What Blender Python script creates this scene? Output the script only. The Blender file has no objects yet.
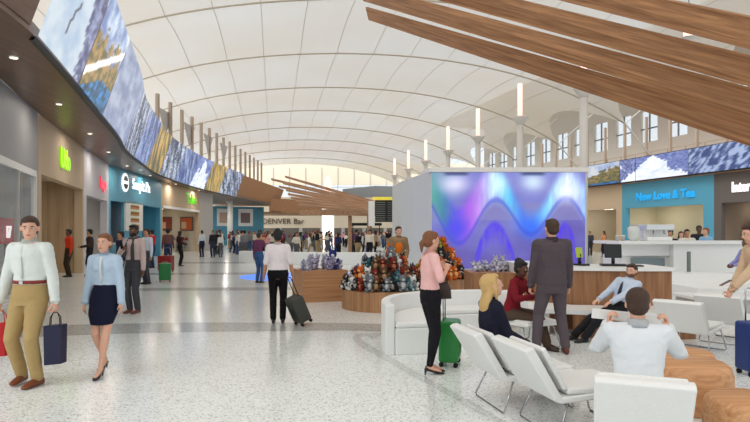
import bpy, bmesh, math, random
from mathutils import Vector, Matrix, noise
R = math.radians
V = Vector
F, HC, HY = 560.0, 1.65, 232.0
def P(px, py, Y): return V(((px-375)*Y/F, Y, HC+(HY-py)*Y/F))
def GY(py): return F*HC/(py-HY)
def G(px, py):
    Y = GY(py); return V(((px-375)*Y/F, Y, 0))
sc = bpy.context.scene
COL = sc.collection
UP = V((0, 0, 1))

# ------------------------------------------------------------ materials
def lin(c):
    return tuple((x/255/12.92 if x/255 <= .04045 else ((x/255+.055)/1.055)**2.4) for x in c)+(1.0,)
MATS = {}
def mat(name, rgb, rough=.6, metal=0, emit=0, spec=.5, bump=0, bscale=30, sheen=0, alpha=None):
    if name in MATS: return MATS[name]
    m = bpy.data.materials.new(name); m.use_nodes = True
    nt = m.node_tree; b = nt.nodes['Principled BSDF']
    c = lin(rgb)
    b.inputs['Base Color'].default_value = c; b.inputs['Roughness'].default_value = rough
    b.inputs['Metallic'].default_value = metal; b.inputs['Specular IOR Level'].default_value = spec
    if emit:
        b.inputs['Emission Color'].default_value = c; b.inputs['Emission Strength'].default_value = emit
    tc = nt.nodes.new('ShaderNodeTexCoord')
    n = nt.nodes.new('ShaderNodeTexNoise'); n.inputs['Scale'].default_value = bscale; n.inputs['Detail'].default_value = 3
    nt.links.new(tc.outputs['Object'], n.inputs['Vector'])
    mx = nt.nodes.new('ShaderNodeMix'); mx.data_type = 'RGBA'
    nt.links.new(n.outputs['Fac'], mx.inputs['Factor'])
    mx.inputs[6].default_value = tuple(x*.93 for x in c[:3])+(1,); mx.inputs[7].default_value = tuple(min(1, x*1.06) for x in c[:3])+(1,)
    nt.links.new(mx.outputs[2], b.inputs['Base Color'])
    if bump:
        bp = nt.nodes.new('ShaderNodeBump'); bp.inputs['Strength'].default_value = bump; bp.inputs['Distance'].default_value = .02
        nt.links.new(n.outputs['Fac'], bp.inputs['Height']); nt.links.new(bp.outputs['Normal'], b.inputs['Normal'])
    MATS[name] = m; return m
def cloth(name, rgb, s=9, bump=.55, rough=.85):
    return mat(name, rgb, rough, bump=bump, bscale=s, spec=.2)
def wood(name, c1, c2, axis='Z', scale=1.0, rough=.45, planks=0):
    if name in MATS: return MATS[name]
    m = bpy.data.materials.new(name); m.use_nodes = True
    nt = m.node_tree; b = nt.nodes['Principled BSDF']
    tc = nt.nodes.new('ShaderNodeTexCoord'); mp = nt.nodes.new('ShaderNodeMapping')
    s = [9*scale]*3; s['XYZ'.index(axis)] = .35*scale
    mp.inputs['Scale'].default_value = s
    n = nt.nodes.new('ShaderNodeTexNoise'); n.inputs['Scale'].default_value = 2.2; n.inputs['Detail'].default_value = 5; n.inputs['Distortion'].default_value = .6
    cr = nt.nodes.new('ShaderNodeValToRGB')
    cr.color_ramp.elements[0].position = .3; cr.color_ramp.elements[0].color = lin(c1)
    cr.color_ramp.elements[1].position = .7; cr.color_ramp.elements[1].color = lin(c2)
    nt.links.new(tc.outputs['Object'], mp.inputs['Vector']); nt.links.new(mp.outputs['Vector'], n.inputs['Vector'])
    nt.links.new(n.outputs['Fac'], cr.inputs['Fac'])
    out = cr.outputs['Color']
    if planks:
        w = nt.nodes.new('ShaderNodeTexWave'); w.bands_direction = 'X'; w.inputs['Scale'].default_value = planks; w.inputs['Distortion'].default_value = 0
        nt.links.new(tc.outputs['Object'], w.inputs['Vector'])
        c2r = nt.nodes.new('ShaderNodeValToRGB'); c2r.color_ramp.elements[0].position = 0; c2r.color_ramp.elements[0].color = (.45, .45, .45, 1)
        c2r.color_ramp.elements[1].position = .12; c2r.color_ramp.elements[1].color = (1, 1, 1, 1)
        nt.links.new(w.outputs['Fac'], c2r.inputs['Fac'])
        mx = nt.nodes.new('ShaderNodeMix'); mx.data_type = 'RGBA'; mx.blend_type = 'MULTIPLY'; mx.inputs['Factor'].default_value = 1
        nt.links.new(out, mx.inputs[6]); nt.links.new(c2r.outputs['Color'], mx.inputs[7]); out = mx.outputs[2]
    nt.links.new(out, b.inputs['Base Color'])
    b.inputs['Roughness'].default_value = rough
    MATS[name] = m; return m
def terrazzo(name, base, dark, light, rough=.16):
    m = bpy.data.materials.new(name); m.use_nodes = True
    nt = m.node_tree; b = nt.nodes['Principled BSDF']; L = nt.links.new
    tc = nt.nodes.new('ShaderNodeTexCoord')
    v = nt.nodes.new('ShaderNodeTexVoronoi'); v.inputs['Scale'].default_value = 62
    L(tc.outputs['Object'], v.inputs['Vector'])
    sx = nt.nodes.new('ShaderNodeSeparateColor'); L(v.outputs['Color'], sx.inputs[0])
    cr = nt.nodes.new('ShaderNodeValToRGB'); e = cr.color_ramp.elements
    cr.color_ramp.interpolation = 'CONSTANT'
    e[0].position = 0; e[0].color = lin(dark)
    e[1].position = .10; e[1].color = lin(base)
    x = e.new(.55); x.color = lin(light)
    x = e.new(.85); x.color = lin(tuple((p*2+q)/3 for p, q in zip(base, dark)))
    L(sx.outputs[0], cr.inputs['Fac'])
    n = nt.nodes.new('ShaderNodeTexNoise'); n.inputs['Scale'].default_value = .35; n.inputs['Detail'].default_value = 2
    L(tc.outputs['Object'], n.inputs['Vector'])
    c2 = nt.nodes.new('ShaderNodeValToRGB'); c2.color_ramp.elements[0].position = .35; c2.color_ramp.elements[0].color = (.96, .96, .96, 1)
    c2.color_ramp.elements[1].position = .65; c2.color_ramp.elements[1].color = (1, 1, 1, 1)
    L(n.outputs['Fac'], c2.inputs['Fac'])
    mx = nt.nodes.new('ShaderNodeMix'); mx.data_type = 'RGBA'; mx.blend_type = 'MULTIPLY'; mx.inputs['Factor'].default_value = 1
    L(cr.outputs['Color'], mx.inputs[6]); L(c2.outputs['Color'], mx.inputs[7])
    L(mx.outputs[2], b.inputs['Base Color']); b.inputs['Roughness'].default_value = rough
    return m
def screen_mat(name, strength):
    m = bpy.data.materials.new(name); m.use_nodes = True
    nt = m.node_tree; b = nt.nodes['Principled BSDF']
    a = nt.nodes.new('ShaderNodeVertexColor'); a.layer_name = 'pic'
    b.inputs['Base Color'].default_value = (.02, .02, .02, 1); b.inputs['Roughness'].default_value = .35
    nt.links.new(a.outputs['Color'], b.inputs['Emission Color']); b.inputs['Emission Strength'].default_value = strength
    return m

# ------------------------------------------------------------ mesh builder
class MB:
    def __init__(s): s.bm = bmesh.new(); s.mi = 0
    def face(s, vs):
        try:
            f = s.bm.faces.new(vs); f.material_index = s.mi; return f
        except ValueError: return None
    def loft(s, rings, n=16, cap=True):
        prev = None; first = None
        for c, a, b in rings:
            c, a, b = V(c), V(a), V(b)
            cur = [s.bm.verts.new(c+a*math.cos(2*math.pi*i/n)+b*math.sin(2*math.pi*i/n)) for i in range(n)]
            if prev:
                for i in range(n): s.face((prev[i], prev[(i+1) % n], cur[(i+1) % n], cur[i]))
            else: first = cur
            prev = cur
        if cap: s.face(first[::-1]); s.face(prev)
        return s
    def tube(s, pts, rad, n=10, ref=None, flat=1.0, cap=True):
        pts = [V(p) for p in pts]
        if not hasattr(rad, '__len__'): rad = [rad]*len(pts)
        rings = []; a = None
        for i, p in enumerate(pts):
            t = (pts[min(i+1, len(pts)-1)]-pts[max(i-1, 0)])
            if t.length < 1e-9: t = V((0, 0, 1))
            t.normalize()
            if a is None:
                a = V(ref) if ref is not None else (V((1, 0, 0)) if abs(t.x) < .8 else V((0, 1, 0)))
            a = a-t*a.dot(t)
            if a.length < 1e-6: a = t.orthogonal()
            a.normalize(); b = t.cross(a)
            rings.append((p, a*rad[i], b*rad[i]*flat))
        return s.loft(rings, n, cap)
    def limb(s, pts, rad, n=12):      # rounded ends
        pts = [V(p) for p in pts]; rad = list(rad)
        d0 = (pts[0]-pts[1]).normalized(); d1 = (pts[-1]-pts[-2]).normalized()
        P2 = [pts[0]+d0*rad[0]*.9, pts[0]+d0*rad[0]*.6]+pts+[pts[-1]+d1*rad[-1]*.6, pts[-1]+d1*rad[-1]*.9]
        R2 = [rad[0]*.35, rad[0]*.8]+rad+[rad[-1]*.8, rad[-1]*.35]
        return s.tube(P2, R2, n)
    def ell(s, c, r, rot=None, seg=14, rg=8):
        M = (rot.to_4x4() if rot is not None else Matrix.Identity(4))
        c = V(c)
        if not hasattr(r, '__len__'): r = (r, r, r)
        rows = []
        for j in range(1, rg):
            th = math.pi*j/rg
            rows.append([s.bm.verts.new(c+(M @ V((r[0]*math.sin(th)*math.cos(2*math.pi*i/seg), r[1]*math.sin(th)*math.sin(2*math.pi*i/seg), -r[2]*math.cos(th))))) for i in range(seg)])
        bot = s.bm.verts.new(c+(M @ V((0, 0, -r[2])))); top = s.bm.verts.new(c+(M @ V((0, 0, r[2]))))
        for i in range(seg):
            k = (i+1) % seg
            s.face((bot, rows[0][k], rows[0][i])); s.face((top, rows[-1][i], rows[-1][k]))
            for j in range(len(rows)-1): s.face((rows[j][i], rows[j][k], rows[j+1][k], rows[j+1][i]))
        return s
    def box(s, lo, hi, M=None):
        vs = []
        for z in (lo[2], hi[2]):
            for x, y in ((lo[0], lo[1]), (hi[0], lo[1]), (hi[0], hi[1]), (lo[0], hi[1])):
                p = V((x, y, z)); vs.append(s.bm.verts.new(M @ p if M else p))
        for f in ((3, 2, 1, 0), (4, 5, 6, 7), (0, 1, 5, 4), (1, 2, 6, 5), (2, 3, 7, 6), (3, 0, 4, 7)): s.face([vs[i] for i in f])
        return s
    def prism(s, pts, z0, z1):
        lo = [s.bm.verts.new((p[0], p[1], z0)) for p in pts]; hi = [s.bm.verts.new((p[0], p[1], z1)) for p in pts]
        n = len(pts); s.face(lo[::-1]); s.face(hi)
        for i in range(n): s.face((lo[i], lo[(i+1) % n], hi[(i+1) % n], hi[i]))
        return s
    def slab(s, quad, thick):         # quad of 4 points, extruded along the vector thick
        a = [s.bm.verts.new(V(p)) for p in quad]; b = [s.bm.verts.new(V(p)+V(thick)) for p in quad]
        n = len(a); s.face(a[::-1]); s.face(b)
        for i in range(n): s.face((a[i], a[(i+1) % n], b[(i+1) % n], b[i]))
        return s
    def lathe(s, prof, n=32, c=(0, 0, 0), sx=1, sy=1):
        return s.loft([((c[0], c[1], c[2]+z), (max(r, .001)*sx, 0, 0), (0, max(r, .001)*sy, 0)) for r, z in prof], n)
    def build(s, name, m=None, parent=None, smooth=False, bevel=0, vox=0, sm=4, fix=True, M=None):
        if fix: bmesh.ops.recalc_face_normals(s.bm, faces=s.bm.faces)
        if M is not None: s.bm.transform(M)
        me = bpy.data.meshes.new(name); s.bm.to_mesh(me); s.bm.free()
        ms = m if isinstance(m, (list, tuple)) else ([m] if m else [])
        for x in ms: me.materials.append(x)
        if vox or bevel:
            t = bpy.data.objects.new('tmp', me); COL.objects.link(t)
            if vox:
                md = t.modifiers.new('r', 'REMESH'); md.mode = 'VOXEL'; md.voxel_size = vox
                if sm: md = t.modifiers.new('s', 'SMOOTH'); md.iterations = sm; md.factor = .5
            if bevel:
                md = t.modifiers.new('b', 'BEVEL'); md.width = bevel; md.segments = 3; md.limit_method = 'ANGLE'
            dg = bpy.context.evaluated_depsgraph_get()
            m2 = bpy.data.meshes.new_from_object(t.evaluated_get(dg))
            bpy.data.objects.remove(t); bpy.data.meshes.remove(me); me = m2; me.name = name
            if not me.materials:
                for x in ms: me.materials.append(x)
        if smooth or vox: me.shade_smooth()
        o = bpy.data.objects.new(name, me); COL.objects.link(o)
        if parent: o.parent = parent
        return o
def tag(o, label=None, cat=None, group=None, kind=None):
    if label: o['label'] = label
    if cat: o['category'] = cat
    if group: o['group'] = group
    if kind: o['kind'] = kind
    return o
def thing(name, label, cat, loc=(0, 0, 0), rz=0, group=None):
    o = bpy.data.objects.new(name, None); COL.objects.link(o); o.location = loc; o.rotation_euler = (0, 0, rz); o.empty_display_size = .1
    return tag(o, label, cat, group)
def struct(o): o['kind'] = 'structure'; return o
CH = {}
def dup(o, loc=None, rot=None, label=None, group=None, scale=None, parent=None, mats=None):
    c = o.copy(); COL.objects.link(c)
    if parent: c.parent = parent
    if loc is not None: c.location = loc
    if rot is not None: c.rotation_euler = rot
    if scale is not None: c.scale = (scale,)*3 if not hasattr(scale, '__len__') else scale
    if label: c['label'] = label
    if group: c['group'] = group
    if mats:
        k = o.name.split('.')[0]
        if k in mats and c.material_slots:
            c.material_slots[0].link = 'OBJECT'; c.material_slots[0].material = mats[k]
    for ch in list(o.children): dup(ch, parent=c, mats=mats)
    return c
def text(s, size, m, parent, M, name='lettering', extrude=.02, sx=1, bold=0):
    cu = bpy.data.curves.new('txt', 'FONT'); cu.body = s; cu.size = size; cu.extrude = extrude; cu.align_x = 'CENTER'; cu.offset = bold; cu.resolution_u = 3
    t = bpy.data.objects.new('tmp', cu); COL.objects.link(t)
    dg = bpy.context.evaluated_depsgraph_get(); me = bpy.data.meshes.new_from_object(t.evaluated_get(dg)); bpy.data.objects.remove(t)
    me.transform(Matrix.Diagonal((sx, 1, 1, 1))); me.transform(M); me.materials.append(m)
    o = bpy.data.objects.new(name, me); COL.objects.link(o)
    if parent: o.parent = parent
    return o
def frame_M(origin, ux, up=UP):
    ux = V(ux).normalized(); up = V(up).normalized(); n = ux.cross(up)
    M = Matrix((ux, up, n)).transposed().to_4x4(); M.translation = V(origin); return M

# palette
M_white = mat('white_lacquer', (238, 238, 236), .3, bump=0)
M_leather = mat('white_leather', (236, 236, 234), .42, bump=.05, bscale=60)
M_chrome = mat('brushed_steel', (190, 190, 190), .25, 1)
M_black = mat('black_plastic', (24, 24, 26), .4)
M_rubber = mat('black_rubber', (18, 18, 18), .8)
M_cream = mat('cream_plaster', (226, 214, 192), .8)
M_beige = mat('beige_plaster', (196, 172, 142), .8)
M_grey = mat('grey_panel', (150, 148, 148), .6)
M_lgrey = mat('light_grey_panel', (190, 186, 182), .7)
M_dgrey = mat('dark_grey_panel', (98, 90, 86), .6)
M_blue = mat('turquoise_blue_panel', (84, 156, 182), .5)
M_wood = wood('oak_vertical', (128, 84, 54), (172, 124, 84), 'Z')
M_woodh = wood('oak_plank', (122, 72, 38), (164, 106, 62), 'X', .6)
M_soffit = wood('soffit_wood', (96, 70, 54), (124, 94, 74), 'Y', .5, .35)
M_soffit2 = wood('soffit_wood_warm', (150, 104, 66), (186, 136, 92), 'X', .5, .5)
# ------------------------------------------------------------ the setting
M_floor = terrazzo('terrazzo_light', (234, 238, 236), (186, 188, 184), (245, 248, 246))
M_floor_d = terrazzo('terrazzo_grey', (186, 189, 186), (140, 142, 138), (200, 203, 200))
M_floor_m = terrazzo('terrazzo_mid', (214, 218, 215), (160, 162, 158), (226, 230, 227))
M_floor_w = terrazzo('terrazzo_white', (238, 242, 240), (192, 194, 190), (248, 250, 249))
b = MB(); b.face([b.bm.verts.new(p) for p in ((-45, -22, 0), (48, -22, 0), (48, 112, 0), (-45, 112, 0))])
struct(b.build('floor', M_floor, fix=False))
tn = [0]
def inlay(pts, m, z):
    b = MB(); b.face([b.bm.verts.new((p[0], p[1], z)) for p in pts])
    tn[0] += 1; o = b.build('trim_%d' % tn[0], m, fix=False)
    if o.data.polygons[0].normal.z < 0: o.data.flip_normals()
    return struct(o)
def band(up, lo, m, z): return inlay([G(*p) for p in up]+[G(*p) for p in reversed(lo)], m, z)
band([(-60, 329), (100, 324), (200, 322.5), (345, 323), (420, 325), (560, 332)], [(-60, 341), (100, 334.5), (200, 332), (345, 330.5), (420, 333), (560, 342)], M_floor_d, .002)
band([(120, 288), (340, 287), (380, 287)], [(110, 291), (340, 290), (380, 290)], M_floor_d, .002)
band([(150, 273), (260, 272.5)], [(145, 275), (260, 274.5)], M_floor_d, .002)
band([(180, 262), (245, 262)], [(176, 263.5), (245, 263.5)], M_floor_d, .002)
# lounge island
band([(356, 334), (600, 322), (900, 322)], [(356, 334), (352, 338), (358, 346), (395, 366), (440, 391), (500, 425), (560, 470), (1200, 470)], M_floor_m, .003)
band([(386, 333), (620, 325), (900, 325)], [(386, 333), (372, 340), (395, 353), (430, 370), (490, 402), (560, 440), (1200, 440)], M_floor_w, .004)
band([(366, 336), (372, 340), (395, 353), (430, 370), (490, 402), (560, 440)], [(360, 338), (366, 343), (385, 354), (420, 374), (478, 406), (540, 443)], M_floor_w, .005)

# tent roof
U_C, SK = 4.2, -.18
def prof(u): u = abs(u); return 13.65-.0082*u*u-1.2e-5*u**4
RIB = [46.3+8.8*k for k in range(-8, 7)]
def umax(v): return 19.3-2.4*math.sin(math.pi*v)**.8
def tent(ui, k, v):
    Y = RIB[k]+(RIB[k+1]-RIB[k])*v; u = ui*umax(v)
    z = prof(u)+.25*math.sin(math.pi*v)
    return V((U_C+u+SK*Y, Y, z))
m = bpy.data.materials.new('tent_fabric'); m.use_nodes = True; nt = m.node_tree; nt.nodes.remove(nt.nodes['Principled BSDF'])
tr = nt.nodes.new('ShaderNodeBsdfTranslucent'); df = nt.nodes.new('ShaderNodeBsdfDiffuse'); mx = nt.nodes.new('ShaderNodeMixShader')
tc = nt.nodes.new('ShaderNodeTexCoord'); ns = nt.nodes.new('ShaderNodeTexNoise'); ns.inputs['Scale'].default_value = .12; ns.inputs['Detail'].default_value = 2
cr = nt.nodes.new('ShaderNodeValToRGB'); cr.color_ramp.elements[0].position = .35; cr.color_ramp.elements[0].color = (.74, .66, .56, 1); cr.color_ramp.elements[1].position = .65; cr.color_ramp.elements[1].color = (.76, .72, .67, 1)
L = nt.links.new
L(tc.outputs['Object'], ns.inputs['Vector']); L(ns.outputs['Fac'], cr.inputs['Fac']); L(cr.outputs['Color'], tr.inputs['Color']); L(cr.outputs['Color'], df.inputs['Color'])
mx.inputs[0].default_value = .82; L(tr.outputs[0], mx.inputs[1]); L(df.outputs[0], mx.inputs[2])
tp = nt.nodes.new('ShaderNodeBsdfTransparent'); m2x = nt.nodes.new('ShaderNodeMixShader'); m2x.inputs[0].default_value = .18   # thin open weave lets some daylight straight through
L(mx.outputs[0], m2x.inputs[1]); L(tp.outputs[0], m2x.inputs[2]); L(m2x.outputs[0], nt.nodes['Material Output'].inputs['Surface'])
M_tent = m
b = MB(); NU, NV = 40, 10
for k in range(len(RIB)-1):
    g = [[b.bm.verts.new(tent(-1+2*i/NU, k, j/NV)) for i in range(NU+1)] for j in range(NV+1)]
    for j in range(NV):
        for i in range(NU): b.face((g[j][i], g[j][i+1], g[j+1][i+1], g[j+1][i]))
bmesh.ops.remove_doubles(b.bm, verts=b.bm.verts, dist=.01)
struct(b.build('ceiling', M_tent, smooth=True))
M_seam = mat('tent_seam', (184, 172, 152), .8)
b = MB()
for k in range(len(RIB)-1):
    b.tube([tent(-1+2*i/30, k, 0)-UP*.05 for i in range(31)], .045, 6)
    for i in range(-7, 8):
        pts = []
        for j in range(7):
            uu = i*2.45
            if abs(uu) < umax(j/6): pts.append(tent(uu/umax(j/6), k, j/6)-UP*.015)
        if len(pts) > 1: b.tube(pts, .014, 4)
struct(b.build('trim_20', M_seam, smooth=True))

# roof columns with lit lanterns
M_lant = mat('lantern_glow', (255, 208, 194), .5, emit=1.05)
M_col = mat('pale_column_paint', (214, 208, 200), .6)
for i, k in enumerate((1, 2, 3, 4, 5, 6, 7)):
    s = 7.11; inv = .00515+.00178*k; D = 1/inv; zc = 1.65+8.96*.8
    Y = 8.96*.8*560/D; x = (272+2.16*D-375)*Y/560
    if k >= 5: Y *= 1.0
    nm = ['rising behind the right corner of the video box', 'nearest of those seen above the video box', 'second from the right', 'third from the right', 'fourth from the right', 'fifth from the right', 'farthest, on the left'][i]
    t = thing('roof_column', 'pale roof column with a lit lantern, ' + nm, 'column', (x, Y, 0), 0, 'roof columns with lanterns')
    b = MB(); b.tube([(0, 0, 0), (0, 0, zc-.5)], .2, 16); b.build('shaft', M_col, t, True)
    b = MB(); b.lathe([(.2, zc-.5), (.26, zc-.35), (.5, zc-.08), (.5, zc)], 20); b.build('capital', M_col, t, True)
    b = MB(); b.lathe([(.15, zc+.002), (.15, zc+2.05), (.12, zc+2.1)], 16); b.build('lantern', M_lant, t, True)

# ------- plan curves, left side
def interp(tab, y):
    for (a, xa), (c, xc) in zip(tab, tab[1:]):
        if a <= y <= c: return xa+(xc-xa)*(y-a)/(c-a)
    return tab[0][1] if y < tab[0][0] else tab[-1][1]
def smooth_tab(tab, n=4):
    pts = []
    for i in range(len(tab)-1):
        p0 = tab[max(i-1, 0)]; p1 = tab[i]; p2 = tab[i+1]; p3 = tab[min(i+2, len(tab)-1)]
        for j in range(n):
            t = j/n
            m1 = (p2[1]-p0[1])/(p2[0]-p0[0]); m2 = (p3[1]-p1[1])/(p3[0]-p1[0]); h = p2[0]-p1[0]
            x = (2*t**3-3*t**2+1)*p1[1]+(t**3-2*t**2+t)*h*m1+(-2*t**3+3*t**2)*p2[1]+(t**3-t**2)*h*m2
            pts.append((p1[0]+h*t, x))
    return pts+[tab[-1]]
EDGE = smooth_tab([(0, -4.6), (8.5, -5.75), (9.88, -6.0), (15.6, -7.8), (20.3, -9.3), (23.6, -10.5), (28, -11.7), (33.7, -13.0), (43.5, -13.9), (55, -13.7), (66, -13.2), (75, -12.8)], 5)
WALL = [(0, -5.0), (6, -6.05), (12.5, -8.4), (16.3, -9.8), (22.9, -11.9), (28.8, -13.7), (38.5, -14.7), (48.2, -15.06), (51.5, -14.9)]
ZS = 5.1
ys = [y for y, x in EDGE]
b = MB()
lo = [b.bm.verts.new((interp(EDGE, y), y, ZS)) for y in ys]
wl = [b.bm.verts.new((min(interp(WALL, y) if y < 51 else -21, interp(EDGE, y)-.1), y, ZS)) for y in ys]
for i in range(len(ys)-1): b.face((lo[i], lo[i+1], wl[i+1], wl[i]))
r = bmesh.ops.extrude_face_region(b.bm, geom=list(b.bm.faces)); bmesh.ops.translate(b.bm, verts=[v for v in r['geom'] if isinstance(v, bmesh.types.BMVert)], vec=(0, 0, .22))
struct(b.build('trim_21', M_soffit))
# parapet behind the video band and outer upper wall
def ribbon(tabY, f0, f1, m, name, thick=.08):
    b = MB(); a0 = [V(f0(y)) for y in tabY]; a1 = [V(f1(y)) for y in tabY]
    for i in range(len(tabY)-1):
        b.slab([a0[i], a0[i+1], a1[i+1], a1[i]], (-thick, 0, 0))
    bmesh.ops.remove_doubles(b.bm, verts=b.bm.verts, dist=.0005)
    return b
struct(ribbon([y for y in ys if y >= 9.9], lambda y: (interp(EDGE, y)-.12, y, ZS+.2), lambda y: (interp(EDGE, y)+.6, y, 7.3), M_soffit, '').build('trim_22', M_soffit2))
struct(ribbon([y for y in ys if y <= 9.7], lambda y: (interp(EDGE, y)+.02, y, ZS+.1), lambda y: (interp(EDGE, y)+.85, y, 7.35), M_soffit, '').build('trim_23', M_soffit))

# video walls
M_led = screen_mat('video_picture', 1.1)
def fb(x, y, s=0, o=4): return noise.fractal(V((x, y, s*7.31)), .9, 2.0, o)
def mixc(a, c, t): t = max(0, min(1, t)); return tuple(a[i]+(c[i]-a[i])*t for i in range(3))
def ss(a, c, x): t = max(0, min(1, (x-a)/(c-a))); return t*t*(3-2*t)
def pic(kind, u, v, s):
    n = fb(u*5, v*5, s); n2 = fb(u*14, v*14, s+3); streak = fb((u+v*.45)*16, v*2, s+5)
    if kind == 'snow':           # pale snow slope left, violet rock on the upper right, golden hill low right
        c = mixc((196, 208, 218), (164, 184, 206), .5+n)
        if 1.55*u+.25*n+.35*v > 1.25: c = mixc((70, 76, 116), (150, 158, 190), .4+1.3*n2)
        if abs(u-.32-.22*v-.05*n) < .018+.02*n2 and .2 < v < .85: c = (58, 44, 74)
        return c
    if kind == 'gold':
        c = mixc((96, 92, 58), (172, 140, 92), .5+1.1*n2)
        if v > .6+.3*n: c = mixc((110, 130, 176), (210, 222, 236), .4+n)
        d = abs(v-(.16+.62*u)); 
        if d < .045: c = (250, 250, 244)
        elif v < .1+.5*u-.1 and v < .28: c = mixc((48, 134, 200), (20, 60, 80), .5+n2*1.5)
        return c
    if kind == 'plain': return mixc((116, 130, 162), (164, 174, 196), .5+n+.35*streak)
    if kind == 'streak':
        c = mixc((44, 58, 92), (186, 196, 214), .5+1.9*streak)
        return mixc(c, (40, 52, 44), ss(.25, .5, n2))
    if kind == 'amber': return mixc((84, 84, 66), (206, 168, 92), .5+1.3*streak)
    if kind == 'blue': return mixc((44, 64, 118), (150, 168, 204), .5+1.3*streak+.3*n2)
    if kind == 'peak':
        h = 1.05-abs(u-.5)*1.9+.25*n
        if v < h: return mixc((236, 242, 250), (170, 190, 220), .25+n2)
        return mixc((84, 100, 160), (130, 150, 200), .5+n)
    if kind == 'green':
        c = mixc((70, 78, 46), (140, 116, 72), .5+1.3*n2)
        if v > .62+.45*(u-.6)+.2*n: c = mixc((196, 200, 208), (140, 160, 200), .4+n)
        if v < .22-.2*u+.15*n: c = mixc((40, 110, 190), (30, 60, 60), .5+n2*1.4)
        return c
    if kind == 'ridge':
        c = mixc((66, 76, 128), (140, 150, 196), .5+1.2*n2)
        if abs(v-(.75-.75*u)) < .07+.1*n: c = (214, 222, 238)
        if v < .45*u+.1*n: c = (232, 240, 250)
        return c
    if kind == 'bigpeak':
        c = mixc((236, 242, 252), (196, 210, 232), .2+n)
        if v > 1.02-abs(u-.35)*1.5+.1*n2 or (u > .62 and v > .35-.4*(u-.62) + .2*n2): c = mixc((78, 92, 154), (132, 144, 196), .5+n2)
        return c
    if kind == 'rock':
        st = fb((u*2.2-v*.5)*9, v*3+u, s+5); return mixc((48, 64, 116), (156, 172, 206), .42+2.2*st)
    return (90, 90, 90)
def panel(parent, p00, p10, p11, p01, kind, seed, nu, nv, curve=None):
    b = MB(); lay = b.bm.loops.layers.float_color.new('pic') if False else None
    g = []; cols = []
    for j in range(nv+1):
        row = []
        for i in range(nu+1):
            u, v = i/nu, j/nv
            p = curve(u, v) if curve else (V(p00)*(1-u)+V(p10)*u)*(1-v)+(V(p01)*(1-u)+V(p11)*u)*v
            row.append(b.bm.verts.new(p)); cols.append(lin(pic(kind, u, v, seed)) if isinstance(kind, str) else lin(kind(u, v)))
        g.append(row)
    for j in range(nv):
        for i in range(nu): b.face((g[j][i], g[j][i+1], g[j+1][i+1], g[j+1][i]))
    o = b.build('screen_panel', M_led, parent, fix=False)
    a = o.data.color_attributes.new('pic', 'FLOAT_COLOR', 'POINT')
    for i, c in enumerate(cols): a.data[i].color = c
    return o
vw = thing('video_wall', 'long leaning video band of mountain pictures above the left shops', 'video wall')
yy = [9.9, 13.2, 16.6, 22.6, 25.8, 29.5, 33.5, 37.5, 41.5, 45.5, 49.5, 55]
kinds = ['snow', 'gold', 'plain', 'streak', 'blue', 'amber', 'streak', 'blue', 'peak', 'amber', 'streak']
for i, k in enumerate(kinds):
    def cv(u, v, i=i):
        y = yy[i]+.03+(yy[i+1]-yy[i]-.06)*u; lean = .5*v     # pictures slant with the panels
        y2 = min(max(y+lean*0, 0), 70)
        return V((interp(EDGE, y2)+.04+.82*v, y2, ZS+.03+2.2*v))
    panel(vw, 0, 0, 0, 0, k, i+1, 34, 30, cv)
b = ribbon([y for y in ys if 9.8 <= y <= 56], lambda y: (interp(EDGE, y)-.03, y, ZS-.06), lambda y: (interp(EDGE, y)+.02, y, ZS+.0), None, '')
b.build('frame', M_black, vw)

# tall fins on the left gallery
M_fin = mat('bronze_fin', (168, 150, 132), .5, .1)
fins = 16
for i in range(fins):
    y = 36.3+2.4*i; x = -14.1-(i/16)*.6
    f = MB(); f.box((x-.09, y-.14, ZS+.22), (x+.09, y+.14, 10.6)); o = f.build('gallery_fin', M_fin)
    tag(o, 'tall bronze fin rising behind the left video band', 'post', 'fins behind the left video band')
b = MB()
for i in (1, 3, 5, 7):
    y = 36.3+2.45*i-.6; x = -14.3; b.slab([(x, y-1.3, 9.9), (x, y+1.3, 9.9), (x, y, 8.2)], (.04, 0, 0))
struct(b.build('trim_24', M_lgrey))

# ------- left shop fronts
def section(A, B, side, name, ztop, zl, jl, jr, mf, mi, depth=4.0, mj=None, closed=False, thick=.3):
    """front wall A->B (left to right seen from the hall) with an opening, and the room behind"""
    A = V((A[0], A[1], 0)); B = V((B[0], B[1], 0)); ux = (B-A).normalized(); Lw = (B-A).length
    n = -ux.cross(UP)                       # away from the hall
    M = Matrix((ux, n, UP)).transposed().to_4x4(); M.translation = A
    b = MB()
    if closed: b.box((0, 0, 0), (Lw, thick, ztop), M)
    else:
        b.box((0, 0, zl), (Lw, thick, ztop), M)
        b.box((0, 0, 0), (jl, thick, zl), M); b.box((Lw-jr, 0, 0), (Lw, thick, zl), M)
    struct(b.build(name, mf))
    if not closed:
        b = MB(); q = .12
        b.box((.05, depth, 0), (Lw-.05, depth+q, zl+.5), M)
        b.box((.05, thick, 0), (.05+q, depth, zl+.5), M); b.box((Lw-.05-q, thick, 0), (Lw-.05, depth, zl+.5), M)
        b.box((.05, thick, zl+.3), (Lw-.05, depth, zl+.5), M)
        struct(b.build(name, mi))
    return M, Lw
M_fill_lens = mat('fill_lamp_lens', (255, 240, 220), .5, emit=1.6)
M_fill = mat('shop_fill_glow', (255, 246, 230), .5, emit=11)
def add_shop_fill(M, L, depth, z, label, n=1):  # glowing panels added so the shop rooms do not come out dark
    for i in range(n):
        x = L*(i+.5)/n
        t = thing('shop_fill_panel', label, 'light', M @ V((x, depth*.55, z)), math.atan2(M[1][0], M[0][0]), 'shop fill panels')
        b = MB(); b.box((-.55, -.3, -.05), (.55, .3, 0)); b.build('frame', M_white, t)
        b = MB(); b.box((-.5, -.25, -.07), (.5, .25, -.04)); b.build('diffuser', M_fill, t)
Wx = [(x, y) for y, x in WALL]
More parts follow.
